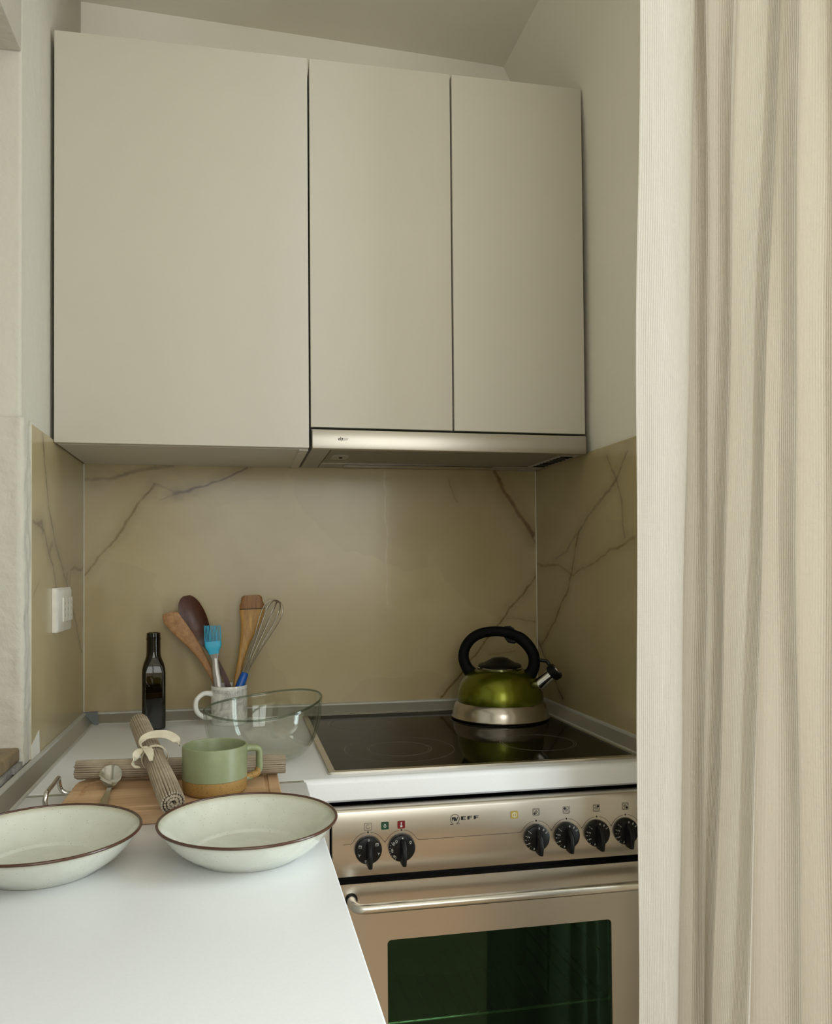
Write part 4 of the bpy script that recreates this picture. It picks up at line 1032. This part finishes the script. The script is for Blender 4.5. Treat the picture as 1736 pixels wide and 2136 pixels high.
# ------------------------------------------------------------------ clear glass bowl with a wavy rim
t = thing('glass_bowl', 'clear glass bowl with wavy uneven rim beside the hob', 'bowl', (0.3890, -0.430, ZC))
bm = new(); N = 96
def bowl_ring(f, off, base=False):
    """f: 0 at the foot, 1 at the rim; off: inset of the inner skin"""
    r = []
    for i in range(N):
        a = 2 * PI * i / N
        h = 0.0985 + 0.0125 * math.cos(a - math.radians(38)) + 0.0040 * math.cos(2 * a - math.radians(20))
        rad = 0.105 + 0.006 * math.cos(a - math.radians(10)) + 0.004 * math.cos(2 * a)
        s_ = math.sin(f * PI / 2) ** 0.62
        rr = 0.040 + (rad - 0.040) * s_ if f > 0 else 0.040
        z = h * (1 - math.cos(f * PI / 2)) ** 0.92
        r.append(((rr - off) * math.cos(a), (rr - off) * math.sin(a), 0.0004 + z + off * (1.3 if f < 0.25 else 0.0)))
    return r
rs = [[(0.010 * math.cos(2 * PI * i / N), 0.010 * math.sin(2 * PI * i / N), 0.0010) for i in range(N)]]
fs = [0, 0.06, 0.13, 0.22, 0.32, 0.42, 0.52, 0.62, 0.72, 0.82, 0.91, 0.97, 1.0]
rs += [bowl_ring(f, 0.0) for f in fs]
top_ = bowl_ring(1.0, 0.0019); rs.append([(x, y, z + 0.0012) for x, y, z in top_])
rs += [bowl_ring(f, 0.0038) for f in reversed(fs)]
rs.append([(0.010 * math.cos(2 * PI * i / N), 0.010 * math.sin(2 * PI * i / N), 0.0055) for i in range(N)])
rings(bm, rs); obj('bowl_body', bm, 'clear_glass', t, local=True, smooth=60)
M['rim_glass'], _nt, _gl = glassy('thick_rim_glass', (0.62, 0.66, 0.60), 0.03, 0.0, 1.5)
bm = new(); tube(bm, [V(p) + V((0, 0, 0.0004)) for p in top_], 0.0021, 8, closed=True); obj('rim', bm, 'rim_glass', t, local=True, smooth=70)

# ------------------------------------------------------------------ wooden board with a metal handle
BZ = ZC + 0.020
t = thing('serving_board', 'wooden serving board with a steel bail handle under the mats and cup', 'cutting board', (0.257, -0.715, ZC))
bx0, bx1, by0, by1 = 0.1020, 0.4105, -0.7860, -0.5900
def board_outline(ins):
    pts = []
    x0, x1, y0, y1 = bx0 + ins, bx1 - ins, by0 + ins, by1 - ins
    pts += [(x1, y0 + 0.004), (x1, y1 - 0.004), (x1 - 0.004, y1)]
    pts += [(x0 + 0.03, y1), (x0 + 0.012, y1 - 0.006), (x0 + 0.002, y1 - 0.020), (x0, y1 - 0.035)]
    pts += [(x0, y0 + 0.035), (x0 + 0.002, y0 + 0.020), (x0 + 0.012, y0 + 0.006), (x0 + 0.03, y0), (x1 - 0.004, y0)]
    return pts
bm = new()
g0, g1, gz = 0.016, 0.024, BZ - 0.0025
rings(bm, [[(x, y, ZC + 0.0004) for x, y in board_outline(0.0015)], [(x, y, ZC + 0.002) for x, y in board_outline(0)], [(x, y, BZ - 0.0015) for x, y in board_outline(0)], [(x, y, BZ) for x, y in board_outline(0.0015)],
           [(x, y, BZ) for x, y in board_outline(g0)], [(x, y, gz) for x, y in board_outline(g0 + 0.0015)], [(x, y, gz) for x, y in board_outline(g1 - 0.0015)], [(x, y, BZ) for x, y in board_outline(g1)]])
brd = obj('board_slab', bm, 'board', t, smooth=25)
bm = new()
hb = spline([(0.108, -0.640, 0.9105), (0.100, -0.640, 0.9105), (0.091, -0.640, 0.9112), (0.0840, -0.640, 0.917), (0.0815, -0.641, 0.9280), (0.0820, -0.645, 0.9350), (0.0825, -0.655, 0.9370), (0.0835, -0.690, 0.9370), (0.0835, -0.718, 0.9370), (0.0830, -0.730, 0.9340), (0.0825, -0.734, 0.924), (0.0850, -0.735, 0.9140), (0.092, -0.735, 0.9106), (0.100, -0.735, 0.9105), (0.108, -0.735, 0.9105)], 5)
tube(bm, hb, 0.0034, 12); obj('bail_handle', bm, 'chrome', t, smooth=60)
for yy in (-0.640, -0.735):
    bm = new(); tube(bm, [(0.1012, yy, 0.9105), (0.1040, yy, 0.9105)], 0.0078, 20); obj('wooden_plug', bm, 'beech', brd)

# ------------------------------------------------------------------ rolled ribbed placemats
def rolled_mat(name, label, a, b, R, bend=0.0, taper=(1, 1)):
    a, b = V(a), V(b)
    t = thing(name, label, 'placemat', (a + b) / 2 - V((0, 0, R)), 0, 'rolled placemats')
    d = (b - a).normalized(); L = (b - a).length
    u = V((0, 0, 1)); u = (u - d * u.dot(d)).normalized(); v = d.cross(u)
    pitch_ = 0.0035; rr = 0.00205
    bm = new()
    r = R - rr; th = math.radians(200); nrod = 0
    turns = R - rr
    while r > 0.0026:
        e0 = random.uniform(-0.0010, 0.0010); e1 = random.uniform(-0.0010, 0.0010)
        ph = random.uniform(0, 6.28)
        pts, rad = [], []
        outer_ = r > R - rr - 0.005
        for k in range(9 if outer_ else 3):
            f = k / (8 if outer_ else 2)
            q = r * (taper[0] + (taper[1] - taper[0]) * f) * (1 - bend * math.exp(-((f - 0.42) / 0.06) ** 2))
            wob = 0.00025 * math.sin(f * 9 + ph)
            al_ = th + wob / max(r, 0.004) + 0.10 * math.sin(f * PI)
            pts.append(a + d * (e0 + (L + e1 - e0) * f) + u * q * math.cos(al_) + v * q * math.sin(al_))
            rad.append(rr * (0.75 if k in (0, 8) and outer_ else 1.0))
        tube(bm, pts, rad, 7)
        th += pitch_ / r
        r -= (0.0040) * (pitch_ / r) / (2 * PI)
        nrod += 1
    o = obj('ribbed_cloth', bm, 'mat_cotton', t, smooth=60)
    return t, d, u, v
RR = 0.0172
rolled_mat('rolled_placemat', 'taupe ribbed placemat roll lying untied along the back of the board', (0.1007, -0.6105, BZ + RR + 0.0005), (0.4216, -0.6400, BZ + RR + 0.0005), RR)
P0, P1 = V((0.2639, -0.8240, BZ + 0.0180)), V((0.1850, -0.5220, 0.9925))
t, d, u, v = rolled_mat('rolled_placemat', 'taupe ribbed placemat roll tied with cream tape, resting across the other roll', P0, P1, 0.0176, 0.10, (1.08, 1.0))
C = P0 + (P1 - P0) * 0.50
def ribbon(pts, wv, w_, th=0.0006):
    """a tape of half width w_ along pts; wv gives its width direction at each point"""
    bm = new(); P = spline(pts, 6); n = len(P); rs = []
    Wv = spline(wv, 6)
    for i, p in enumerate(P):
        tg = (P[min(i + 1, n - 1)] - P[max(i - 1, 0)]).normalized(); q = Wv[i].normalized(); q = (q - tg * q.dot(tg)).normalized(); nn = tg.cross(q)
        ww = w_ if not isinstance(w_, list) else interp([(j / (len(w_) - 1), x) for j, x in enumerate(w_)], i / (n - 1))
        rs.append([p - q * ww - nn * th, p + q * ww - nn * th, p + q * ww + nn * th, p - q * ww + nn * th])
    rings(bm, rs); return bm
Rb = 0.0186
ang = [2 * PI * i / 24 for i in range(24)]
bm = new(); rs = []
for a_ in ang:
    n_ = u * math.cos(a_) + v * math.sin(a_)
    rs.append([C + n_ * Rb - d * 0.0028, C + n_ * (Rb + 0.0012) - d * 0.0028, C + n_ * (Rb + 0.0012) + d * 0.0028, C + n_ * Rb + d * 0.0028])
rings(bm, rs, loop=True); tie = obj('tape_tie', bm, 'ribbon', t, smooth=50); tie['label'] = 'cream cotton tape tied in a bow'
left = V((-1, 0, 0)); left = (left - d * left.dot(d)).normalized()
K = C + (u * 0.72 + left * 0.62).normalized() * (Rb + 0.003) - d * 0.002
bm = new(); tube(bm, [K - left * 0.005, K - left * 0.002, K + left * 0.003, K + left * 0.006], [0.002, 0.0046, 0.0044, 0.002], 10); obj('knot', bm, 'ribbon', tie, smooth=60)
X3, Z3 = V((1, 0, 0)), V((0, 0, 1))
bm = ribbon([K, K + V((-0.007, 0.004, 0.006)), K + V((-0.003, 0.016, 0.014)), K + V((0.012, 0.022, 0.017)), K + V((0.030, 0.020, 0.016)), K + V((0.044, 0.014, 0.009)), K + V((0.049, 0.010, 0.001))],
            [d, d, d * 0.8 + Z3 * 0.5, d * 0.6 + Z3 * 0.8, d * 0.6 + Z3 * 0.8, d * 0.5 + Z3 * 0.5, d], [0.003, 0.0042, 0.005, 0.0058, 0.0062, 0.0062, 0.005]); obj('tape_tail', bm, 'ribbon', tie, smooth=60)
bm = ribbon([K, K + V((-0.004, -0.010, 0.002)), K + V((-0.011, -0.020, -0.004)), K + V((-0.014, -0.029, -0.014)), K + V((-0.006, -0.036, -0.019))],
            [X3, X3, X3 * 0.8 + d * 0.5, d, d], [0.003, 0.005, 0.0055, 0.006, 0.005]); obj('tape_loop', bm, 'ribbon', tie, smooth=60)
bm = ribbon([K, K + V((0.003, -0.008, 0.003)), K + V((0.007, -0.018, 0.001)), K + V((0.010, -0.028, -0.003)), K + V((0.0125, -0.042, -0.008))],
            [X3, X3, X3, X3, X3], [0.003, 0.006, 0.0068, 0.005, 0.0022]); obj('tape_tail', bm, 'ribbon', tie, smooth=60)

# ------------------------------------------------------------------ teaspoon on the board
t = thing('teaspoon', 'small polished steel teaspoon lying on the board against the untied mat', 'spoon', (0.160, -0.690, BZ))
cl = spline([(0.1572, -0.6375, BZ + 0.0290), (0.1576, -0.6420, BZ + 0.0250), (0.1582, -0.6500, BZ + 0.0180), (0.1590, -0.6590, BZ + 0.0110), (0.1598, -0.6670, BZ + 0.0065), (0.1603, -0.6730, BZ + 0.0050), (0.1610, -0.6880, BZ + 0.0060), (0.1622, -0.7250, BZ + 0.0042), (0.1634, -0.7600, BZ + 0.0022), (0.1640, -0.7780, BZ + 0.0014)], 5)
wt = [(0, 0.004), (0.03, 0.0105), (0.09, 0.0155), (0.15, 0.0168), (0.21, 0.0145), (0.26, 0.0085), (0.30, 0.0042), (0.36, 0.0030), (0.6, 0.0042), (0.9, 0.0062), (1, 0.003)]
dt_ = [(0, 0), (0.05, 0.003), (0.12, 0.0058), (0.18, 0.0060), (0.25, 0.003), (0.29, 0), (1, 0)]
bm = new(); rs = []; tot = [0.0]; n_ = len(cl)
for i in range(1, n_): tot.append(tot[-1] + (cl[i] - cl[i - 1]).length)
for i, p in enumerate(cl):
    f = tot[i] / tot[-1]; w_, dd = interp(wt, f), interp(dt_, f)
    d_ = (cl[min(i + 1, n_ - 1)] - cl[max(i - 1, 0)]).normalized()
    up_ = V((1, 0, 0)).cross(d_).normalized(); up_ = up_ if up_.z > 0 else -up_
    us = (-1, -0.85, -0.6, -0.3, 0, 0.3, 0.6, 0.85, 1)
    rs.append([p + V((w_ * q, 0, 0)) + up_ * (dd * 0.75 + 0.0010 - dd * (1 - q * q)) for q in us] + [p + V((w_ * q, 0, 0)) + up_ * (dd * 0.75 - dd * (1 - q * q) - 0.0003) for q in reversed(us)])
rings(bm, rs); obj('spoon_body', bm, 'chrome', t, smooth=60)

# ------------------------------------------------------------------ green and tan cup
t = thing('stoneware_cup', 'sage green cup with bare speckled tan base on the wooden board', 'cup', (0.3140, -0.7070, BZ))
obj('body', ringed([(0.0467, 0.0215), (0.0474, 0.0218), (0.0474, 0.0660), (0.0470, 0.0682), (0.0458, 0.0688), (0.0446, 0.0680), (0.0440, 0.0655), (0.0436, 0.010), (0.041, 0.0060), (0.0, 0.0050)]), 'sage', t, local=True, smooth=40)
obj('bare_base', ringed([(0.0, 0.0012), (0.0400, 0.0012), (0.0425, 0.0003), (0.0450, 0.0018), (0.0467, 0.006), (0.0471, 0.0214), (0.043, 0.0214)]), 'stoneware', t, local=True, smooth=40)
ha = math.radians(16)
cup_handle(0.0445, 0.0580, 0.0150, 0.0240, 0.0052, ha, 14, 1.35, 'sage', t, 'handle', 1.0)
ca, sa = math.cos(ha), math.sin(ha)
bm = new(); hp2 = spline2([(0.0445 + 0.0240 * 0.985, 0.0262), (0.0445 + 0.0240 * 0.94, 0.0238), (0.0445 + 0.0240 * 0.82, 0.0190), (0.0445 + 0.0240 * 0.48, 0.0160), (0.0445, 0.0140)], 6)
tube(bm, [(x * ca, x * sa, z) for x, z in hp2], [0.0056, 0.0056, 0.0056, 0.0056] + [0.0056] * (len(hp2) - 4), 14, flat=1.35); obj('bare_handle_foot', bm, 'stoneware', t, local=True, smooth=60)

# ------------------------------------------------------------------ two shallow stoneware bowls
def pasta_bowl(loc, label):
    t = thing('pasta_bowl', label, 'bowl', loc, random.uniform(0, 3), 'shallow bowls on the left worktop')
    prof = [(0.0, 0.0030), (0.0580, 0.0030), (0.0600, 0.0005), (0.0650, 0.0005), (0.0668, 0.0025), (0.0780, 0.0085), (0.0890, 0.0170), (0.0985, 0.0275), (0.1055, 0.0375), (0.1090, 0.0420),
            (0.1068, 0.0424), (0.1020, 0.0368), (0.0955, 0.0282), (0.0870, 0.0195), (0.0775, 0.0130), (0.0700, 0.0096), (0.0660, 0.0088), (0.0645, 0.0082), (0.0630, 0.0062), (0.0605, 0.0053), (0.0, 0.0050)]
    obj('bowl_body', ringed(prof, 96), 'bowl_glaze', t, local=True, smooth=40)
    bm = new()
    tube(bm, [(0.1079 * math.cos(2 * PI * i / 96), 0.1079 * math.sin(2 * PI * i / 96), 0.0423) for i in range(96)], 0.00180, 8, closed=True)
    obj('brown_rim', bm, 'rim_brown', t, local=True, smooth=70)
pasta_bowl((0.3597, -0.9225, ZC), 'pale grey-green bowl with brown rim beside the free edge of the worktop')
pasta_bowl((0.1250, -0.9250, ZC), 'pale grey-green bowl with brown rim beside the left wall')

# ------------------------------------------------------------------ curtain
def curtain_mat(name, col, pitch_=0.0033):
    mt = bpy.data.materials.new(name); mt.use_nodes = True
    nt = mt.node_tree; nt.nodes.clear()
    out = node(nt, 'ShaderNodeOutputMaterial')
    uvv = coords(nt, (1, 1, 1), 'UV')
    sep = node(nt, 'ShaderNodeSeparateXYZ'); lk(nt, uvv, sep.inputs[0])
    jit = noise(nt, coords(nt, (60, 3, 1), 'UV'), 1.0, 3)
    ph = math_n(nt, 'ADD', math_n(nt, 'MULTIPLY', sep.outputs[0], 2 * PI / pitch_), math_n(nt, 'MULTIPLY', jit.outputs['Fac'], 2.0))
    rib = math_n(nt, 'SINE', ph)
    weft = noise(nt, coords(nt, (40, 900, 1), 'UV'), 1.0, 3)
    slub = noise(nt, coords(nt, (420, 9, 1), 'UV'), 1.0, 2)
    hgt = math_n(nt, 'ADD', math_n(nt, 'MULTIPLY', rib, 0.5), math_n(nt, 'ADD', math_n(nt, 'MULTIPLY', weft.outputs['Fac'], 0.9), math_n(nt, 'MULTIPLY', slub.outputs['Fac'], 0.8)))
    yarn = noise(nt, coords(nt, (170, 6, 1), 'UV'), 1.0, 3)
    c = ramp(nt, yarn.outputs['Fac'], [(0.3, tuple(x * 0.93 for x in col)), (0.7, tuple(x * 0.97 for x in col))])
    bp = node(nt, 'ShaderNodeBump'); bp.inputs['Strength'].default_value = 0.7; bp.inputs['Distance'].default_value = 0.0009; lk(nt, hgt, bp.inputs['Height'])
    df = node(nt, 'ShaderNodeBsdfDiffuse'); tl = node(nt, 'ShaderNodeBsdfTranslucent')
    for n in (df, tl): lk(nt, bp.outputs[0], n.inputs['Normal'])
    lk(nt, c, df.inputs['Color']); tl.inputs['Color'].default_value = (col[0] * 0.98, col[1] * 0.90, col[2] * 0.76, 1)
    mx = node(nt, 'ShaderNodeMixShader'); mx.inputs[0].default_value = 0.22
    lk(nt, df.outputs[0], mx.inputs[1]); lk(nt, tl.outputs[0], mx.inputs[2]); lk(nt, mx.outputs[0], out.inputs[0])
    return mt
M['curtain'] = curtain_mat('cream_woven_curtain', (0.76, 0.715, 0.645))
def drape(name, path, z0, z1, mat, parent, nz=40, k=6):
    """path: (x, y, lean per metre); the cloth hangs from z1 to z0"""
    P = spline([(x, y, l) for x, y, l in path], k)
    bm = new(); uvl = bm.loops.layers.uv.new('UVMap')
    s_ = [0.0]
    for a, b in zip(P[:-1], P[1:]): s_.append(s_[-1] + math.hypot(b.x - a.x, b.y - a.y))
    grid = []
    for j in range(nz + 1):
        z = z0 + (z1 - z0) * j / nz
        row = []
        for i, p in enumerate(P):
            dx = p.z * (z - 1.30) + 0.0035 * math.sin(z * 3.1 + s_[i] * 16) + 0.0012 * math.sin(z * 11 + s_[i] * 40)
            dy = 0.004 * math.sin(z * 2.3 + s_[i] * 11 + 1) * min(1, s_[i] * 8)
            row.append(bm.verts.new((p.x + dx, p.y + dy, z)))
        grid.append(row)
    for j in range(nz):
        for i in range(len(P) - 1):
            f = bm.faces.new((grid[j][i], grid[j][i + 1], grid[j + 1][i + 1], grid[j + 1][i]))
            for lp, (jj, ii) in zip(f.loops, ((j, i), (j, i + 1), (j + 1, i + 1), (j + 1, i))):
                lp[uvl].uv = (s_[ii], z0 + (z1 - z0) * jj / nz)
    o = obj(name, bm, mat, parent, smooth=80, uv=False)
    return o
CP = [(0.8790, -0.9300, 0.019), (0.9100, -0.9260, 0.022), (0.9430, -0.9170, 0.026), (0.9640, -0.9050, 0.030), (0.9720, -0.8850, 0.030), (0.9850, -0.8680, 0.028), (0.9980, -0.8720, 0.022), (1.0015, -0.8950, 0.021), (1.0080, -0.8800, 0.028), (1.0150, -0.8760, 0.032), (1.0200, -0.8880, 0.040), (1.0210, -0.9100, 0.046), (1.0300, -0.8950, 0.050), (1.0380, -0.8930, 0.052), (1.0450, -0.9200, 0.056), (1.0450, -0.9600, 0.060), (1.0580, -0.9400, 0.050), (1.0680, -0.9400, 0.040), (1.0780, -0.9600, 0.020), (1.0820, -0.9850, 0.014), (1.0950, -0.9650, 0.014), (1.1050, -0.9650, 0.01), (1.1200, -0.9850, 0.01), (1.1250, -1.0100, 0.0), (1.1400, -0.9900, 0), (1.1550, -1.0100, 0), (1.1650, -1.0550, 0), (1.1850, -1.0150, 0), (1.2000, -1.0400, 0), (1.2200, -1.0200, 0), (1.2500, -1.0600, 0)]  # unseen fold near the right end bulges out, added to shade the visible ones
t = thing('curtain', 'cream woven floor-length curtain gathered in folds beside the oven', 'curtain', (1.05, -0.95, 0.02))
o = drape('cloth', CP, 0.03, 2.52, 'curtain', t)
bm = new(); tube(bm, [(0.80, -0.930, 2.545), (1.10, -0.955, 2.545), (1.45, -1.02, 2.545)], 0.012, 12)
t = thing('curtain_rail', 'steel curtain rail under the ceiling', 'curtain rail', (1.1, -0.955, 2.545)); obj('rail', bm, 'satin', t)
for x, y in ((0.85, -0.9345), (1.40, -1.010)):
    bm = new(); tube(bm, [(x, y, 2.55), (x, y, 2.5995)], 0.006, 10); obj('bracket', bm, 'satin', t)

# drapes at the room's window, seen only in reflections
for (xa, xb), lab in (((-0.25, 0.06), 'cream drape on the side of the window nearer the worktop'), ((1.38, 1.75), 'cream drape on the side of the window nearer the far wall')):
    n_ = 13
    pth = [(xa + (xb - xa) * i / (n_ - 1), YR + 0.12 + 0.035 * (-1) ** i, 0) for i in range(n_)]
    t = thing('window_drape', lab, 'curtain', ((xa + xb) / 2, YR + 0.12, 0.02)); drape('cloth', pth, 0.03, 2.55, 'curtain', t, 8)
